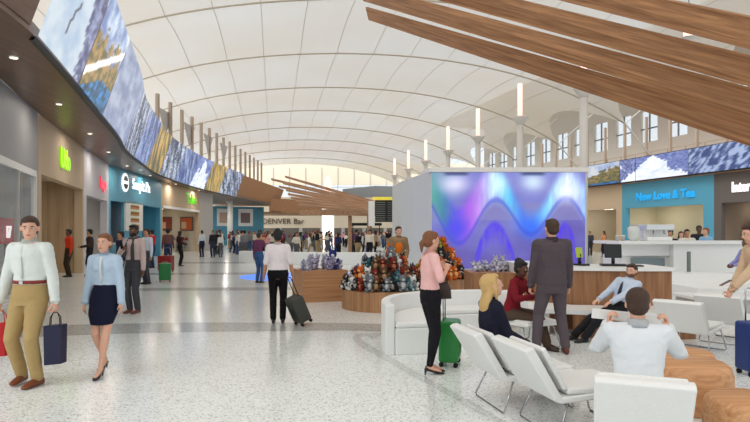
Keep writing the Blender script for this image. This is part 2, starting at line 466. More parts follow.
secs = []
M0, L0 = section(Wx[1], (Wx[3][0]+.05, Wx[3][1]-.1), 'l', 'wall_left', ZS, 3.37, .4, .35, M_grey, M_lgrey, 4.5)
add_shop_fill(M0, L0, 4.5, 3.6, 'ceiling light inside the glass fronted grey shop', 2)
M1, L1 = section(Wx[3], Wx[4], 'l', 'wall_left', ZS, 3.37, .35, .3, M_beige, wood('shop_panelling', (170, 140, 108), (196, 168, 136), 'Z', .5), 3.0)
add_shop_fill(M1, L1, 3, 3.6, 'added ceiling light inside the beige shop with the lime sign', 1)
M2, L2 = section(Wx[4], Wx[5], 'l', 'wall_left', ZS, 3.2, .5, .6, mat('pale_grey_fascia', (196, 192, 196), .6), M_lgrey, 3.0)
add_shop_fill(M2, L2, 3, 3.4, 'added ceiling light inside the grey shop with the pink sign', 1)
M3, L3 = section(Wx[5], Wx[6], 'l', 'wall_left', ZS+.3, 3.3, .3, .3, M_blue, M_blue, 1.2)
M4, L4 = section(Wx[6], Wx[7], 'l', 'wall_left', ZS+.3, 3.3, .3, .4, M_beige, M_cream, 5.0)
add_shop_fill(M4, L4, 5, 3.6, 'added ceiling light inside the beige shop with the green sign', 2)
section(Wx[7], Wx[8], 'l', 'wall_left', ZS+.3, 3.3, .3, .3, M_lgrey, M_cream, closed=True)
# lamps added under the soffits to brighten the walls below
def fill_lamp(x, y, z, e, label, w=.14):
    t = thing('fill_lamp', label, 'light', (x, y, z), 0, label)
    MB().lathe([(w*.6, -.03), (w*.6, .0), (.001, 0)], 20).build('rim', M_white, t); MB().lathe([(w*.5, -.04), (w*.5, -.03), (.001, -.03)], 20).build('lens', M_fill_lens, t)
    l = bpy.data.lights.new('lamp', 'AREA'); l.shape = 'DISK'; l.size = w; l.energy = e; l.color = (1, .93, .83); o = bpy.data.objects.new('lamp', l); COL.objects.link(o); o.parent = t; o.location = (0, 0, -.06)
for y in (7, 11, 15, 19.5, 24, 29, 34, 40, 46): fill_lamp((interp(EDGE, y)+min(interp(WALL, y), interp(EDGE, y)-.2))/2, y, ZS, 10+y*.6, 'added fill lamp in the soffit over the left shop fronts')
for y in (57, 64): fill_lamp(-17, y, ZS, 120, 'added fill lamp over the far turquoise recess')
# far left turquoise wall and the end of the hall
M5, L5 = section((-21.5, 69), (-14.5, 73), 'l', 'wall_far', 4.9, 3, 1, 1, M_blue, M_blue, closed=True)
section((-14.9, 51.5), (-21.5, 53), 'l', 'wall_far', 5.0, 3, 1, 1, M_lgrey, M_blue, closed=True)
section((-21.5, 53), (-21.5, 69), 'l', 'wall_far', 5.0, 3, 1, 1, M_blue, M_blue, closed=True)
def wbox(name, lo, hi, m, st=True, parent=None, bevel=0):
    b = MB(); b.box(lo, hi); o = b.build(name, m, parent, bevel=bevel)
    return struct(o) if st else o
wbox('wall_back', (4, 84, 4.1), (22, 84.4, 6.2), M_soffit2)
wbox('wall_back', (-22, 90, 2.3), (22, 90.4, 7.2), M_cream)
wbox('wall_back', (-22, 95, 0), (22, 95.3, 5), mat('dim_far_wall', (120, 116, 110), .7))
for i in range(12):
    x = -19+i*3.4; wbox('wall_back', (x, 89.9, 0), (x+.5, 90.5, 2.3), M_lgrey)
b = MB(); b.prism([(-13, 70), (-9, 75.5), (-3, 79), (4, 80), (4, 84), (-22, 84), (-22, 74), (-14, 74)], 4.1, 4.3); struct(b.build('trim_25', M_soffit2))
b = MB(); b.prism([(-13.2, 69.8), (-9, 75.3), (-3, 78.8), (4, 79.8), (4, 80), (-3, 79), (-9, 75.5), (-13, 70)], 4.1, 5.9); struct(b.build('trim_28', M_soffit2))
# end of the tent: gable of glass and mullions
wbox('wall_back', (-34, 104, 0), (20, 104.3, 8.2), M_cream)
b = MB()
for i in range(19): b.box((-34+i*3, 103.9, 8.2), (-33.85+i*3, 104.1, 13.6))
b.box((-34, 103.9, 9.9), (20, 104.1, 10.0)); struct(b.build('window_1', M_lgrey))
wbox('wall_back', (-34, 104, 10.4), (20, 104.3, 14.4), M_cream)
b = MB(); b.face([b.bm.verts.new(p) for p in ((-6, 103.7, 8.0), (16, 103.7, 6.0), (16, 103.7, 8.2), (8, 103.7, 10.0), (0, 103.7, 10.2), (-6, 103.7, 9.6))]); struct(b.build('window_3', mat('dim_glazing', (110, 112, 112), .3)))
M_glass = bpy.data.materials.new('clear_glass'); M_glass.use_nodes = True; g = M_glass.node_tree.nodes['Principled BSDF']
g.inputs['Roughness'].default_value = .02; g.inputs['Transmission Weight'].default_value = 0; g.inputs['Alpha'].default_value = .16; g.inputs['Base Color'].default_value = (.75, .85, .88, 1); g.inputs['Specular IOR Level'].default_value = .8

# ------- right side
RA, RD = V((16.8, 44.5, 0)), V((.2946, -.9556, 0)); RN = V((.9556, .2946, 0))   # RN points away from the hall
def rp(px, off=0, z=0):
    k = (px-375)/560; Y = 30.5/(k+.308); return V((k*Y, Y, z))+RN*off
def rsec(p0, p1, *a, **k):
    A, B = rp(p0), rp(p1); return section(A, B, 'r', 'wall_right', *a, **k)
MR0, LR0 = rsec(560, 622, ZS, 3.35, 2.6, .6, M_beige, M_cream, 6)
add_shop_fill(MR0, LR0, 6, 3.6, 'added ceiling light inside the beige right shop', 2)
MR1, LR1 = rsec(622, 714, ZS, 3.35, .45, .75, M_blue, mat('shop_sand', (214, 204, 176), .8), 3)
add_shop_fill(MR1, LR1, 3, 3.6, 'added ceiling light inside the turquoise right shop', 2)
MR2, LR2 = rsec(714, 800, ZS, 3.35, .5, .6, M_dgrey, mat('shop_taupe', (146, 128, 112), .8), 5)
add_shop_fill(MR2, LR2, 5, 3.6, 'added ceiling light inside the dark grey right shop', 2)
rsec(800, 1100, ZS, 3.3, .3, .3, M_lgrey, M_cream, closed=True)
def rbox(b, u0, u1, v0, v1, z0, z1):
    M = Matrix((RD, RN, UP)).transposed().to_4x4(); M.translation = RA; b.box((u0, v0, z0), (u1, v1, z1), M); return b
struct(rbox(MB(), -4, 32, -.35, 7, ZS, ZS+.12).build('trim_26', M_soffit2))
M_gal = mat('gallery_wall', (200, 192, 180), .8)
b = MB(); rbox(b, -30, 36, 7, 7.3, ZS, 9.3); rbox(b, -30, 36, 7, 7.3, 12.0, 15.6); rbox(b, -30, 36, -.5, 7.3, 15.4, 15.6)  # last box: roof slab added to keep direct sun off the gallery wall
for i in range(23): rbox(b, -30+i*3, -28.9+i*3, 7, 7.3, 9.3, 12.0)
struct(b.build('wall_right', M_gal))
b = MB()
for i in range(66): rbox(b, -30+i, -29.94+i, 7.05, 7.2, 8.9, 12.2)
rbox(b, -30, 36, 7.05, 7.2, 10.4, 10.5); struct(b.build('window_2', mat('mullion', (120, 116, 112), .5)))
b = MB(); rbox(b, -30, 36, 7.1, 7.12, 8.9, 12.2); struct(b.build('window_2', M_glass))
vw2 = thing('video_wall', 'straight video band of snowy peaks above the right shops', 'video wall')
def rq(px, z): return rp(px, -.38, z)
for p0, p1, k, s in ((583, 624, 'green', 21), (624, 640, 'ridge', 24), (640, 693, 'bigpeak', 23), (693, 800, 'rock', 24), (800, 900, 'blue', 25)):
    a0 = rq(p0+.2, 0); a1 = rq(p1-.2, 0)
    panel(vw2, a0+UP*5.22, a1+UP*5.22, a1+UP*6.78, a0+UP*6.78, k, s, 60 if k == 'rock' else 44, 30)
a0, a1 = rp(580, -.36), rp(900, -.36)
MB().slab([a0+UP*5.12, a1+UP*5.12, a1+UP*6.82, a0+UP*6.82], RN*.3).build('frame', M_black, vw2)
# gallery posts and rail on the right
for i in range(15):
    u = -8+2.15*i; b = MB(); rbox(b, u-.06, u+.06, 1.2, 1.4, ZS+.12, 9.9)
    tag(b.build('gallery_post', M_fin), 'slim bronze post standing behind the right video band', 'post', 'posts behind the right video band')
b = MB(); rbox(b, -10, 26, 1.45, 1.5, 7.35, 7.43); rbox(b, -10, 26, 1.45, 1.5, 6.3, 6.36)
for i in range(24): rbox(b, -9.9+1.5*i, -9.85+1.5*i, 1.45, 1.5, ZS+.12, 7.35)
tag(b.build('gallery_railing', M_fin), 'thin bronze railing along the upper right gallery', 'railing')
# roof truss lines beyond the tent edge
b = MB()
for i in range(14):
    y = RIB[0]+6+i*8.8/1; 
for k in range(5, 13):
    x = 23.5+SK*RIB[k]; b.tube([(x, RIB[k], prof(19.3)), (x+3.5, RIB[k]+1, ZS+.1)], .05, 6); b.tube([(x, RIB[k], prof(19.3)), (x+3.5, RIB[k]-2.5, 12.3)], .04, 6)
struct(b.build('trim_27', M_lgrey))
# ------------------------------------------------------------ big fan canopy (upper right)
def blade(parent, tl, bl, tr_, br, Yl, Yr, thick=.13, m=None, name='blade'):
    """a deep timber blade: left end corners and right end corners, left end at depth Yl, right end at Yr"""
    q = [P(*bl, Yl), P(*br, Yr), P(*tr_, Yr), P(*tl, Yl)]
    ax = (q[1]-q[0]).normalized(); nn = ax.cross(q[3]-q[0]).normalized(); ay = nn.cross(ax)
    M = Matrix((ax, ay, nn)).transposed().to_4x4(); M.translation = q[0]; Mi_ = M.inverted()
    b = MB(); b.slab([Mi_ @ p for p in q], Mi_.to_3x3() @ V((-.10, thick, .05)))
    o = b.build(name, m or M_woodh, parent); o.matrix_world = M; return o
cn = thing('timber_canopy', 'large fan of timber blades reaching overhead at the upper right', 'canopy', (0, 0, 0))
M_blade = wood('blade_timber', (134, 90, 56), (184, 134, 90), 'X', 1.0, .5)
blade(cn, (368, 7), (371, 20), (820, 135), (820, 168), 21, 10.5, m=M_blade)
blade(cn, (358, -17), (366, 1), (820, 106), (820, 136), 20, 9.9, m=M_blade)
blade(cn, (420, -25), (430, -3), (820, 72), (820, 104), 18, 9.3, m=M_blade)
blade(cn, (480, -40), (490, -19), (820, 30), (820, 65), 16, 8.7, m=M_blade)
q0, q1 = P(812, 176, 10.3), P(812, 20, 8.9)
MB().tube([(q0.x, q0.y, 0), (q0.x, q0.y, q0.z), (q1.x, q1.y, q1.z)], [.2, .2, .16], 14).build('mast', M_blade, cn, True)
p = P(689, 38, 15); t = thing('pendant_lantern', 'small lit lantern seen between the upper timber blades', 'lamp', (p.x, p.y, p.z))
MB().lathe([(.13, 0), (.14, .02), (.14, .30), (.1, .33)], 16).build('lantern', M_lant, t, True); MB().lathe([(.02, .33), (.02, 6.3)], 8).build('rod', M_chrome, t, True); MB().lathe([(.02, -.09), (.24, -.01), (.24, .0)], 16).build('tray', M_col, t, True)
# distant fan canopy
cf = thing('timber_canopy', 'small distant timber fan canopy on two posts in mid hall', 'canopy', (0, 0, 0))
M_bl2 = wood('blade_timber_far', (150, 108, 78), (196, 156, 122), 'X', 1.0, .6)
for i, (x, y) in enumerate(((286, 176), (272, 178.5), (284, 182.5), (280, 186), (287, 189.5), (289, 193.5), (292, 197), (296, 200.5), (300, 204.5))):
    blade(cf, (x, y), (x, y+2), (375, 201+i*1.2), (375, 204.5+i*1.2), 46-i*1.6, 39-i*.4, .1, M_bl2)
bm_ = MB(); bm_.slab([P(300, 215, 38), P(376, 216, 36), P(376, 208, 36), P(300, 210, 38)], (0, .2, 0)); bm_.build('edge_beam', M_bl2, cf)
for px in (350, 369):
    p = P(px, 214, 37.1); MB().tube([(p.x, p.y, 0), (p.x, p.y, p.z)], .13, 10).build('post', M_bl2, cf, True)
# glowing pillar
p = P(328, 240, 62); t = thing('light_pillar', 'white glowing pillar in the middle of the hall crowd', 'pillar', (p.x, p.y, 0))
MB().box((-.62, -.62, 0), (.62, .62, 4.6)).build('shaft', mat('pillar_glow', (255, 252, 248), .5, emit=.9), t)
MB().lathe([(.16, 4.6), (.16, 6.0), (.42, 6.05), (.42, 7.4), (.1, 7.9)], 14).build('lantern', M_lant, t, True)
# departures board
p = P(381, 211, 33.5); t = thing('departures_board', 'black flight board with yellow header beside the white wall', 'sign', (p.x, p.y, 0))
b = MB(); b.box((-.35, -.1, 2.25), (1.2, .12, 3.55)); b.build('board', M_black, t)
MB().box((-.5, -.12, 3.56), (1.25, .12, 3.74)).build('header', mat('yellow_sign', (226, 206, 70), .5, emit=.4), t)
b = MB()
for r_ in range(9): b.box((-.3, -.12, 2.35+r_*.13), (.25, -.1, 2.39+r_*.13)); b.box((.4, -.12, 2.35+r_*.13), (1.1, -.1, 2.38+r_*.13))
b.build('flight_rows', mat('dim_screen_text', (120, 120, 110), .5), t)
MB().box((-.75, -.1, 2.0), (-.38, .1, 3.5)).build('side_panel', M_white, t)
for x in (-.6, 1.1): MB().box((x-.05, -.05, 0), (x+.05, .05, 3.5)).build('post', M_dgrey, t)
p = P(365, 224.5, 40); t = thing('hanging_sign', 'narrow black hanging sign bar below the small distant canopy', 'sign', (p.x, p.y, 0))
MB().box((-1, -.05, 2.1), (1.2, .05, 2.3)).build('bar', M_black, t)
for x in (-.9, 1.0): MB().box((x, -.03, 0), (x+.06, .03, 2.1)).build('leg', M_black, t)

# ------------------------------------------------------------ video box
BX0, BX1, BY = 2.15, 8.12, 21.5
t = thing('video_box', 'white kiosk box with wavy blue and violet video front', 'video wall', (0, 0, 0))
plan = [(BX0, BY), (BX1, BY), (BX1+.3, 29), (2.4, 31), (1.1, 30), (.88, 28.6), (1.15, 26), (1.62, 23.4)]
MB().prism(plan, 0, 3.96).build('shell', mat('kiosk_white', (206, 208, 208), .6), t)
plan2 = [(BX0-.05, BY-.12), (BX1+.06, BY-.12), (BX1+.1, BY+1.2), (BX0-.25, BY+1.2)]
MB().prism(plan2, 3.95, 4.12).build('cap', mat('warm_white', (236, 232, 226), .5), t)
def wave(u, v):
    n = fb(u*3, v*3, 2)*.5; fine = fb(u*40, v*6, 9)
    c = mixc((92, 82, 164), (116, 120, 196), v+n)
    c = mixc(c, (110, 150, 170), ss(.25, 0, u)*ss(.3, .9, v)*.9)
    if .50 < v < .68: c = mixc(c, (128, 124, 176), .6)
    cen = .67+.21*math.cos(2*math.pi*(u-.41)/.475); th = .15+.05*math.sin(7*u)
    d = abs(v-cen)
    ramp = [(0, (70, 160, 140)), (.08, (40, 120, 150)), (.15, (70, 70, 220)), (.24, (170, 80, 230)), (.30, (190, 130, 235)), (.40, (200, 240, 255)), (.5, (90, 200, 240)), (.60, (50, 110, 235)), (.68, (70, 150, 240)), (.78, (150, 230, 250)), (.88, (235, 250, 255)), (1, (150, 190, 245))]
    for (p, a), (q, e) in zip(ramp, ramp[1:]):
        if p <= u <= q: wc = mixc(a, e, (u-p)/(q-p))
    c = mixc(c, wc, .95*ss(th+.10, th-.10, d)*(.85+.3*fine))
    for tu, tc_ in ((.155, (70, 60, 225)), (.645, (40, 100, 235))):
        c = mixc(c, tc_, .9*math.exp(-((u-tu)/.075)**2-((v-.42)/.10)**2))
    c = mixc(c, (50, 60, 200), .5*ss(.05, 0, abs(v-cen+th)) )
    for cu, w_ in ((.41, .115), (.87, .075)):
        k = .50-((u-cu)/w_)**2*.28
        if v < k+.02: c = mixc(c, (70, 44, 224), .95*ss(.34, .0, k-v)*ss(-.02, .05, k-v)*(.8+.6*fine))
    for gu, gv, s_, cc in ((.15, .88, .095, (236, 232, 250)), (.66, .90, .085, (220, 245, 250)), (.43, .88, .06, (215, 245, 255)), (.88, .80, .075, (245, 252, 255))):
        c = mixc(c, cc, math.exp(-(((u-gu)/s_)**2+((v-gv)/.10)**2))*.78)
    for gu in (.16, .66): c = mixc(c, (60, 70, 120), ss(.955, .99, v)*ss(.1, .05, abs(u-gu)))
    return c
o = panel(t, (BX0+.03, BY-.02, .25), (BX1-.06, BY-.02, .25), (BX1-.06, BY-.02, 3.93), (BX0+.03, BY-.02, 3.93), wave, 0, 150, 90); o.name = 'screen_panel'

# ------------------------------------------------------------ counters
def arc_counter(name, label, cat, Yf, x0, x1, z, depth, top_th=.05, base=M_wood, loc=None, group=None):
    cx = (x0+x1)/2; t = thing(name, label, cat, (cx, Yf, 0), 0, group); w_ = (x1-x0)/2
    MB().box((-w_, 0, 0), (w_, depth, z-top_th)).build('base', base, t)
    MB().box((-w_-.03, -.03, z-top_th), (w_+.03, depth+.03, z)).build('top', M_white, t, bevel=.01)
    return t
ct = thing('information_counter', 'long oak information counter with white top and step bench', 'counter', (0, 0, 0))
b = MB(); front = [(2.95, 9.9), (3.35, 9.45), (4.2, 9.3), (4.93, 9.3)]
back = [(4.93, 10.3), (4.2, 10.3), (3.6, 10.4), (3.2, 10.8)]
b.prism(front+back, 0, 1.0); b.build('base', M_wood, ct)
b = MB(); b.prism([(2.9, 9.88), (3.33, 9.41), (4.2, 9.26), (4.97, 9.26), (4.97, 10.34), (4.2, 10.34), (3.62, 10.44), (3.22, 10.84)], 1.0, 1.06); b.build('top', M_white, ct)
bn = thing('step_bench', 'low oak bench with white seat in front of the information counter', 'bench', (0, 0, 0))
MB().prism([(3.1, 8.78), (3.5, 8.62), (4.6, 8.55), (4.93, 8.6), (4.93, 9.28), (4.2, 9.28), (3.4, 9.36)], 0, .36).build('base', M_wood, bn)
MB().prism([(2.3, 9.0), (3.1, 8.76), (3.5, 8.6), (4.6, 8.52), (4.95, 8.57), (4.95, 9.28), (4.2, 9.28), (3.3, 9.40), (2.85, 9.84), (2.4, 9.9)], .36, .43).build('seat', M_white, bn)
MB().prism([(2.35, 9.1), (2.8, 9.0), (2.9, 9.6), (2.45, 9.7)], 0, .36).build('leg', M_white, bn)
dc = thing('display_counter', 'oak display counter holding grey plush toys below the video front', 'counter', (0, 0, 0))
MB().prism([(2.0, 11.6), (3.65, 11.6), (3.65, 12.6), (2.0, 12.6)], 0, .80).build('base', M_wood, dc)
MB().box((2.9, 11.55, .80), (3.7, 12.65, 1.0)).build('top', M_white, dc)
# white reception run
rc = thing('reception_counter', 'long white reception counter with a dark open shelf', 'counter', (0, 0, 0))
def wb(lo, hi, name, par, m=M_white, bevel=.01): return MB().box(lo, hi).build(name, m, par, bevel=bevel)
wb((6.75, 15.3, 0), (8.0, 16.6, 1.0), 'base', rc); wb((8.0, 15.0, 0), (11.6, 16.6, 1.32), 'base', rc); wb((6.6, 15.2, 1.0), (8.0, 15.35, 1.32), 'base', rc)
wb((6.5, 14.9, 1.32), (12.2, 16.7, 1.4), 'top', rc)
wb((6.95, 15.16, .55), (7.85, 15.22, .95), 'open_shelf', rc, mat('shelf_recess', (120, 134, 140), .6))
wb((8.0, 14.3, 0), (8.07, 14.38, 1.15), 'queue_post', rc, mat('grey_green_edge', (120, 130, 122), .5))
lb = thing('platform_bench', 'low white stepped platform between counter and lounge', 'bench', (0, 0, 0))
wb((6.9, 12.0, 0), (9.8, 13.2, .45), 'seat', lb); wb((6.9, 13.2, 0), (9.8, 13.9, .66), 'back_step', lb)
lb2 = thing('platform_bench', 'low white block bench in front of the stepped platform', 'bench', (0, 0, 0))
wb((5.9, 10.3, 0), (7.5, 11.0, .40), 'base', lb2, M_lgrey); wb((5.85, 10.25, .40), (7.55, 11.05, .46), 'seat', lb2)
# espresso machine and small kit on the reception
t = thing('coffee_machine', 'white coffee machine standing on the white reception counter', 'coffee machine', (7.95, 15.8, 1.4))
MB().box((-.38, -.25, 0), (.32, .25, .12)).box((-.38, -.02, .1), (.32, .25, .34)).build('body', M_white, t, bevel=.03)
MB().box((-.42, -.28, .3), (.36, .27, .46)).build('head_unit', mat('pale_steel', (216, 220, 222), .3, .3), t, bevel=.03)
for x in (-.2, .1): MB().tube([(x, -.2, .3), (x, -.2, .2), (x, -.3, .2)], .018, 8).build('spout', M_chrome, t, True)
t = thing('glass_dispenser', 'clear white dispenser left of the coffee machine', 'dispenser', (7.25, 15.7, 1.4))
MB().lathe([(.1, 0), (.11, .05), (.15, .1), (.16, .36), (.1, .42)], 18).build('tank', mat('frosted', (214, 218, 214), .2), t, True)
MB().lathe([(.11, .42), (.11, .45), (.02, .47)], 18).build('lid', M_lgrey, t, True)
for i, (x, y) in enumerate(((6.75, 15.6), (6.95, 15.7))):
    t = thing('paper_bin', 'small pale cup stack at the %s end of the reception counter' % ('outer left' if i == 0 else 'inner left'), 'cups', (x, y, 1.4))
    MB().lathe([(.04, 0), (.055, .12), (.06, .14)], 14).build('cups', M_lgrey, t, True); MB().lathe([(.062, .14), (.05, .16), (.01, .165)], 14).build('lid', M_white, t, True)
# monitors on the oak counter
def monitor(name, label, loc, rz, w_, h, m, base_w=.5):
    t = thing(name, label, 'computer monitor', loc, rz)
    MB().box((-w_/2, -.02, .14), (w_/2, .02, .14+h), Matrix.Rotation(R(-8), 4, 'X')).build('screen', m, t, bevel=.008)
    MB().tube([(0, .02, .0), (0, .03, .2)], .03, 8).build('stem', M_black, t, True)
    MB().box((-base_w/2, -.13, 0), (base_w/2, .13, .035)).build('foot', M_black, t, bevel=.008)
    return t
monitor('computer_monitor', 'black computer monitor seen from behind on the oak counter', (4.15, 9.75, 1.06), R(-12), .28, .24, M_black, .42)
t = thing('desk_keyboard', 'low black keyboard tray on the oak counter right of the monitor', 'keyboard', (4.42, 9.62, 1.06), R(-6)); MB().box((-.17, -.07, 0), (.17, .07, .02)).build('case', M_black, t, bevel=.004); MB().box((-.15, -.055, .02), (.15, .055, .026)).build('keys', M_dgrey, t)
monitor('computer_monitor', 'lime green cased screen on the oak counter beside the black monitor', (3.62, 9.85, 1.06), R(35), .15, .18, mat('lime_case', (176, 196, 60), .4), .16)

# ------------------------------------------------------------ white banquette (curved)
sf = thing('curved_banquette', 'white curved banquette with high wrap around back in the lounge', 'sofa', (0, 0, 0))
outer = [(.14, 7.45), (.09, 7.8), (.12, 8.3), (.30, 8.8), (.70, 9.2), (1.25, 9.42), (2.0, 9.5)]
def offs(pts, d):
    r_ = []
    for i, p in enumerate(pts):
        a = V(pts[max(i-1, 0)]); c = V(pts[min(i+1, len(pts)-1)]); tdir = (c-a).normalized(); r_.append((p[0]+tdir.y*d, p[1]-tdir.x*d))
    return r_
def strip(pts, d0, d1, z0, z1, name, m, par, bevel=.02):
    a, c = offs(pts, d0), offs(pts, d1); b = MB(); prev = None; first = None
    for p, q in zip(a, c):
        cur = [b.bm.verts.new((p[0], p[1], z0)), b.bm.verts.new((q[0], q[1], z0)), b.bm.verts.new((q[0], q[1], z1)), b.bm.verts.new((p[0], p[1], z1))]
        if prev:
            for i in range(4): b.face((prev[i], prev[(i+1) % 4], cur[(i+1) % 4], cur[i]))
        else: first = cur
        prev = cur
    b.face(first[::-1]); b.face(prev); return b.build(name, m, par, bevel=bevel)
def dens(pts, n=4):
    out = []
    for i in range(len(pts)-1):
        p0, p1, p2, p3 = (V(pts[max(min(j, len(pts)-1), 0)]) for j in (i-1, i, i+1, i+2))
        for j in range(n):
            t_ = j/n; q = .5*((2*p1)+(-p0+p2)*t_+(2*p0-5*p1+4*p2-p3)*t_*t_+(-p0+3*p1-3*p2+p3)*t_**3); out.append((q.x, q.y))
    return out+[tuple(pts[-1])]
O2 = dens(outer)
strip(O2, 0, .13, 0, .68, 'backrest', M_leather, sf)
strip(O2, .135, .66, 0, .36, 'base', M_leather, sf)
strip(O2, .14, .64, .36, .44, 'seat_cushion', M_leather, sf, .03)

# ------------------------------------------------------------ lounge chairs
def lounge_chair():
    t = thing('lounge_chair', 'x', 'chair', (0, 0, 0), 0, 'white sled leg lounge chairs')
    w_ = .30
    b = MB()       # local: front +Y
    prof_ = [(-.60, .74), (-.55, .75), (-.30, .34), (.36, .37), (.40, .36), (.40, .33), (-.30, .29), (-.36, .31), (-.63, .72)]
    a = [b.bm.verts.new((-w_, y, z)) for y, z in prof_]; c = [b.bm.verts.new((w_, y, z)) for y, z in prof_]; n = len(prof_)
    b.face(a); b.face(c[::-1])
    for i in range(n): b.face((a[i], a[(i+1) % n], c[(i+1) % n], c[i]))
    b.build('shell', M_leather, t, bevel=.012)
    b = MB(); b.box((-w_+.02, -.24, .35), (w_-.02, .38, .40)); b.build('seat_cushion', M_leather, t, bevel=.02)
    M = Matrix.Translation((0, -.27, .38)) @ Matrix.Rotation(R(31), 4, 'X')
    b = MB(); b.box((-w_+.02, 0, 0), (w_-.02, .045, .40), M); b.build('back_cushion', M_leather, t, bevel=.02)
    for y, yb in ((-.22, -.34), (.26, .36)):
        b = MB(); b.tube([(-.26, y, .31), (-.31, yb, .03), (-.29, yb, .012), (.29, yb, .012), (.31, yb, .03), (.26, y, .31)], .009, 8)
        b.build('leg_hoop', M_chrome, t, True)
    for x in (-.26, .26): MB().tube([(x, -.22, .3), (x, .26, .3)], .009, 6).build('seat_rail', M_chrome, t, True)
    return t
LC = lounge_chair(); first = [1]
def place_chair(c, fx, fy, label):
    rz = math.atan2(-fx, fy)
    if first[0]: o = LC; first[0] = 0; o.location = (c[0], c[1], 0); o.rotation_euler = (0, 0, rz); o['label'] = label; return o
    return dup(LC, (c[0], c[1], 0), (0, 0, rz), label)
place_chair((1.42, 5.42), .97, .24, 'white lounge chair under the blonde woman in navy')
place_chair((1.70, 4.78), .97, .24, 'empty white lounge chair in the left foreground, just in front of the blonde woman')
place_chair((1.83, 3.92), .36, .93, 'white lounge chair with its back to us under the man in the white shirt').scale = (.93, 1, 1.02)
place_chair((4.40, 7.75), .74, .67, 'empty white lounge chair in front of the oak counter end, right of the tie man')
place_chair((5.35, 8.45), .74, .67, 'empty white lounge chair just behind the one at the oak counter end')
place_chair((2.22, 8.2), .40, -.92, 'white lounge chair under the woman in the dark red top')
place_chair((7.6, 9.5), -.8, .6, 'white lounge chair near the low white block bench at the right')
place_chair((5.9, 7.1), .9, .3, 'white lounge chair behind the beige sweater person')
# poufs
def pouf(name, label, c, r_, h, sx=1):
    t = thing(name, label, 'pouf', (c[0], c[1], 0))
    MB().lathe([(r_*.97, 0), (r_, .03), (r_*1.0, h-.10), (r_*.95, h-.03), (r_*.86, h), (.01, h)], 40, sx=sx).build('body', wood(name+'_grain', (182, 124, 78), (222, 170, 122), 'X', 1.3, .5), t, True)
    MB().lathe([(r_*.9, 0), (r_*.9, .012)], 30, sx=sx).build('plinth', M_black, t)
    return t
pouf('wooden_pouf', 'round timber grained pouf beside the seated man in white shirt', (2.93, 5.35), .43, .42)
pouf('wooden_drum', 'small timber drum stool at the bottom right corner', (2.93, 4.35), .34, .36)
pouf('wooden_pouf_low', 'low timber pouf half hidden behind the larger round one', (3.35, 6.1), .32, .36)

# ------------------------------------------------------------ luggage and bags
def suitcase(label, loc, rz, w_, d, h, m, handle=.4, lean=0, group=None, soft=False):
    t = thing('suitcase', label, 'suitcase', loc, rz)
    M = Matrix.Rotation(lean, 4, 'X')
    b = MB(); b.box((-w_/2, -d/2, .06), (w_/2, d/2, h), M); b.build('shell', m, t, bevel=.035)
    b = MB()
    for i in range(5): x = -w_*.36+i*w_*.18; b.box((x-.008, -d/2-.006, .14), (x+.008, -d/2+.01, h-.08), M)
    b.build('front_ribs', M_black if soft else m, t)
    for x in (-1, 1):
        for y in (-1, 1):
            b = MB(); b.tube([M @ V((x*w_*.4-.015, y*d*.36, .035)), M @ V((x*w_*.4+.015, y*d*.36, .035))], .03, 12); b.build('wheel', M_rubber, t, True)
    b = MB(); hw = w_*.24
    b.tube([M @ V(p) for p in ((-hw, d*.3, h-.02), (-hw, d*.3, h+handle), (-hw+.02, d*.3, h+handle+.015), (hw-.02, d*.3, h+handle+.015), (hw, d*.3, h+handle), (hw, d*.3, h-.02))], .009, 8)
    b.build('pull_handle', M_black if soft else M_chrome, t, True)
    return t
suitcase('green hard suitcase standing behind the woman in pink', (.93, 6.95, 0), R(75), .36, .24, .56, mat('green_shell', (28, 128, 52), .35), .30)
suitcase('dark grey suitcase tilted on its wheels by the uniformed woman', (-1.26, 9.95, .03), R(-58), .34, .24, .52, mat('charcoal_cloth', (66, 66, 60), .8), .34, R(24), soft=True)
suitcase('blue suitcase at the right edge in front of the beige sweater person', (4.42, 6.45, 0), R(5), .42, .26, .62, mat('blue_shell', (20, 50, 118), .35), .36)
suitcase('small green suitcase on the floor left of the turquoise shop', G(165, 282)[:], R(20), .38, .25, .62, mat('green_shell2', (24, 120, 56), .4), .02)
suitcase('red suitcase pulled by the traveller near the green sign shop', G(166, 272)[:], R(-10), .60, .3, .68, mat('red_shell', (140, 28, 36), .4), .3)
def tote(name, label, loc, rz, w_, d, h, m, flare=1.06):
    t = thing(name, label, 'bag', loc, rz)
    b = MB(); b.loft([((0, 0, 0), (w_*.7, 0, 0), (0, d*.7, 0)), ((0, 0, h), (w_*.7*flare, 0, 0), (0, d*.7*flare, 0))], 4)
    bmesh.ops.rotate(b.bm, verts=b.bm.verts, cent=(0, 0, 0), matrix=Matrix.Rotation(R(45), 3, 'Z'))
    bmesh.ops.scale(b.bm, verts=b.bm.verts, vec=(1, d/w_, 1)); b.build('bag_body', m, t, bevel=.004)
    for y in (-1, 1):
        b = MB(); b.tube([(-w_*.25, y*d*.3, h-.03), (-w_*.22, y*d*.3, h+.08), (-w_*.1, 0, h+.13), (w_*.1, 0, h+.13), (w_*.22, y*d*.3, h+.08), (w_*.25, y*d*.3, h-.03)], .005, 6); b.build('handle', M_rubber if 'navy' in label else m, t, True)
    return t

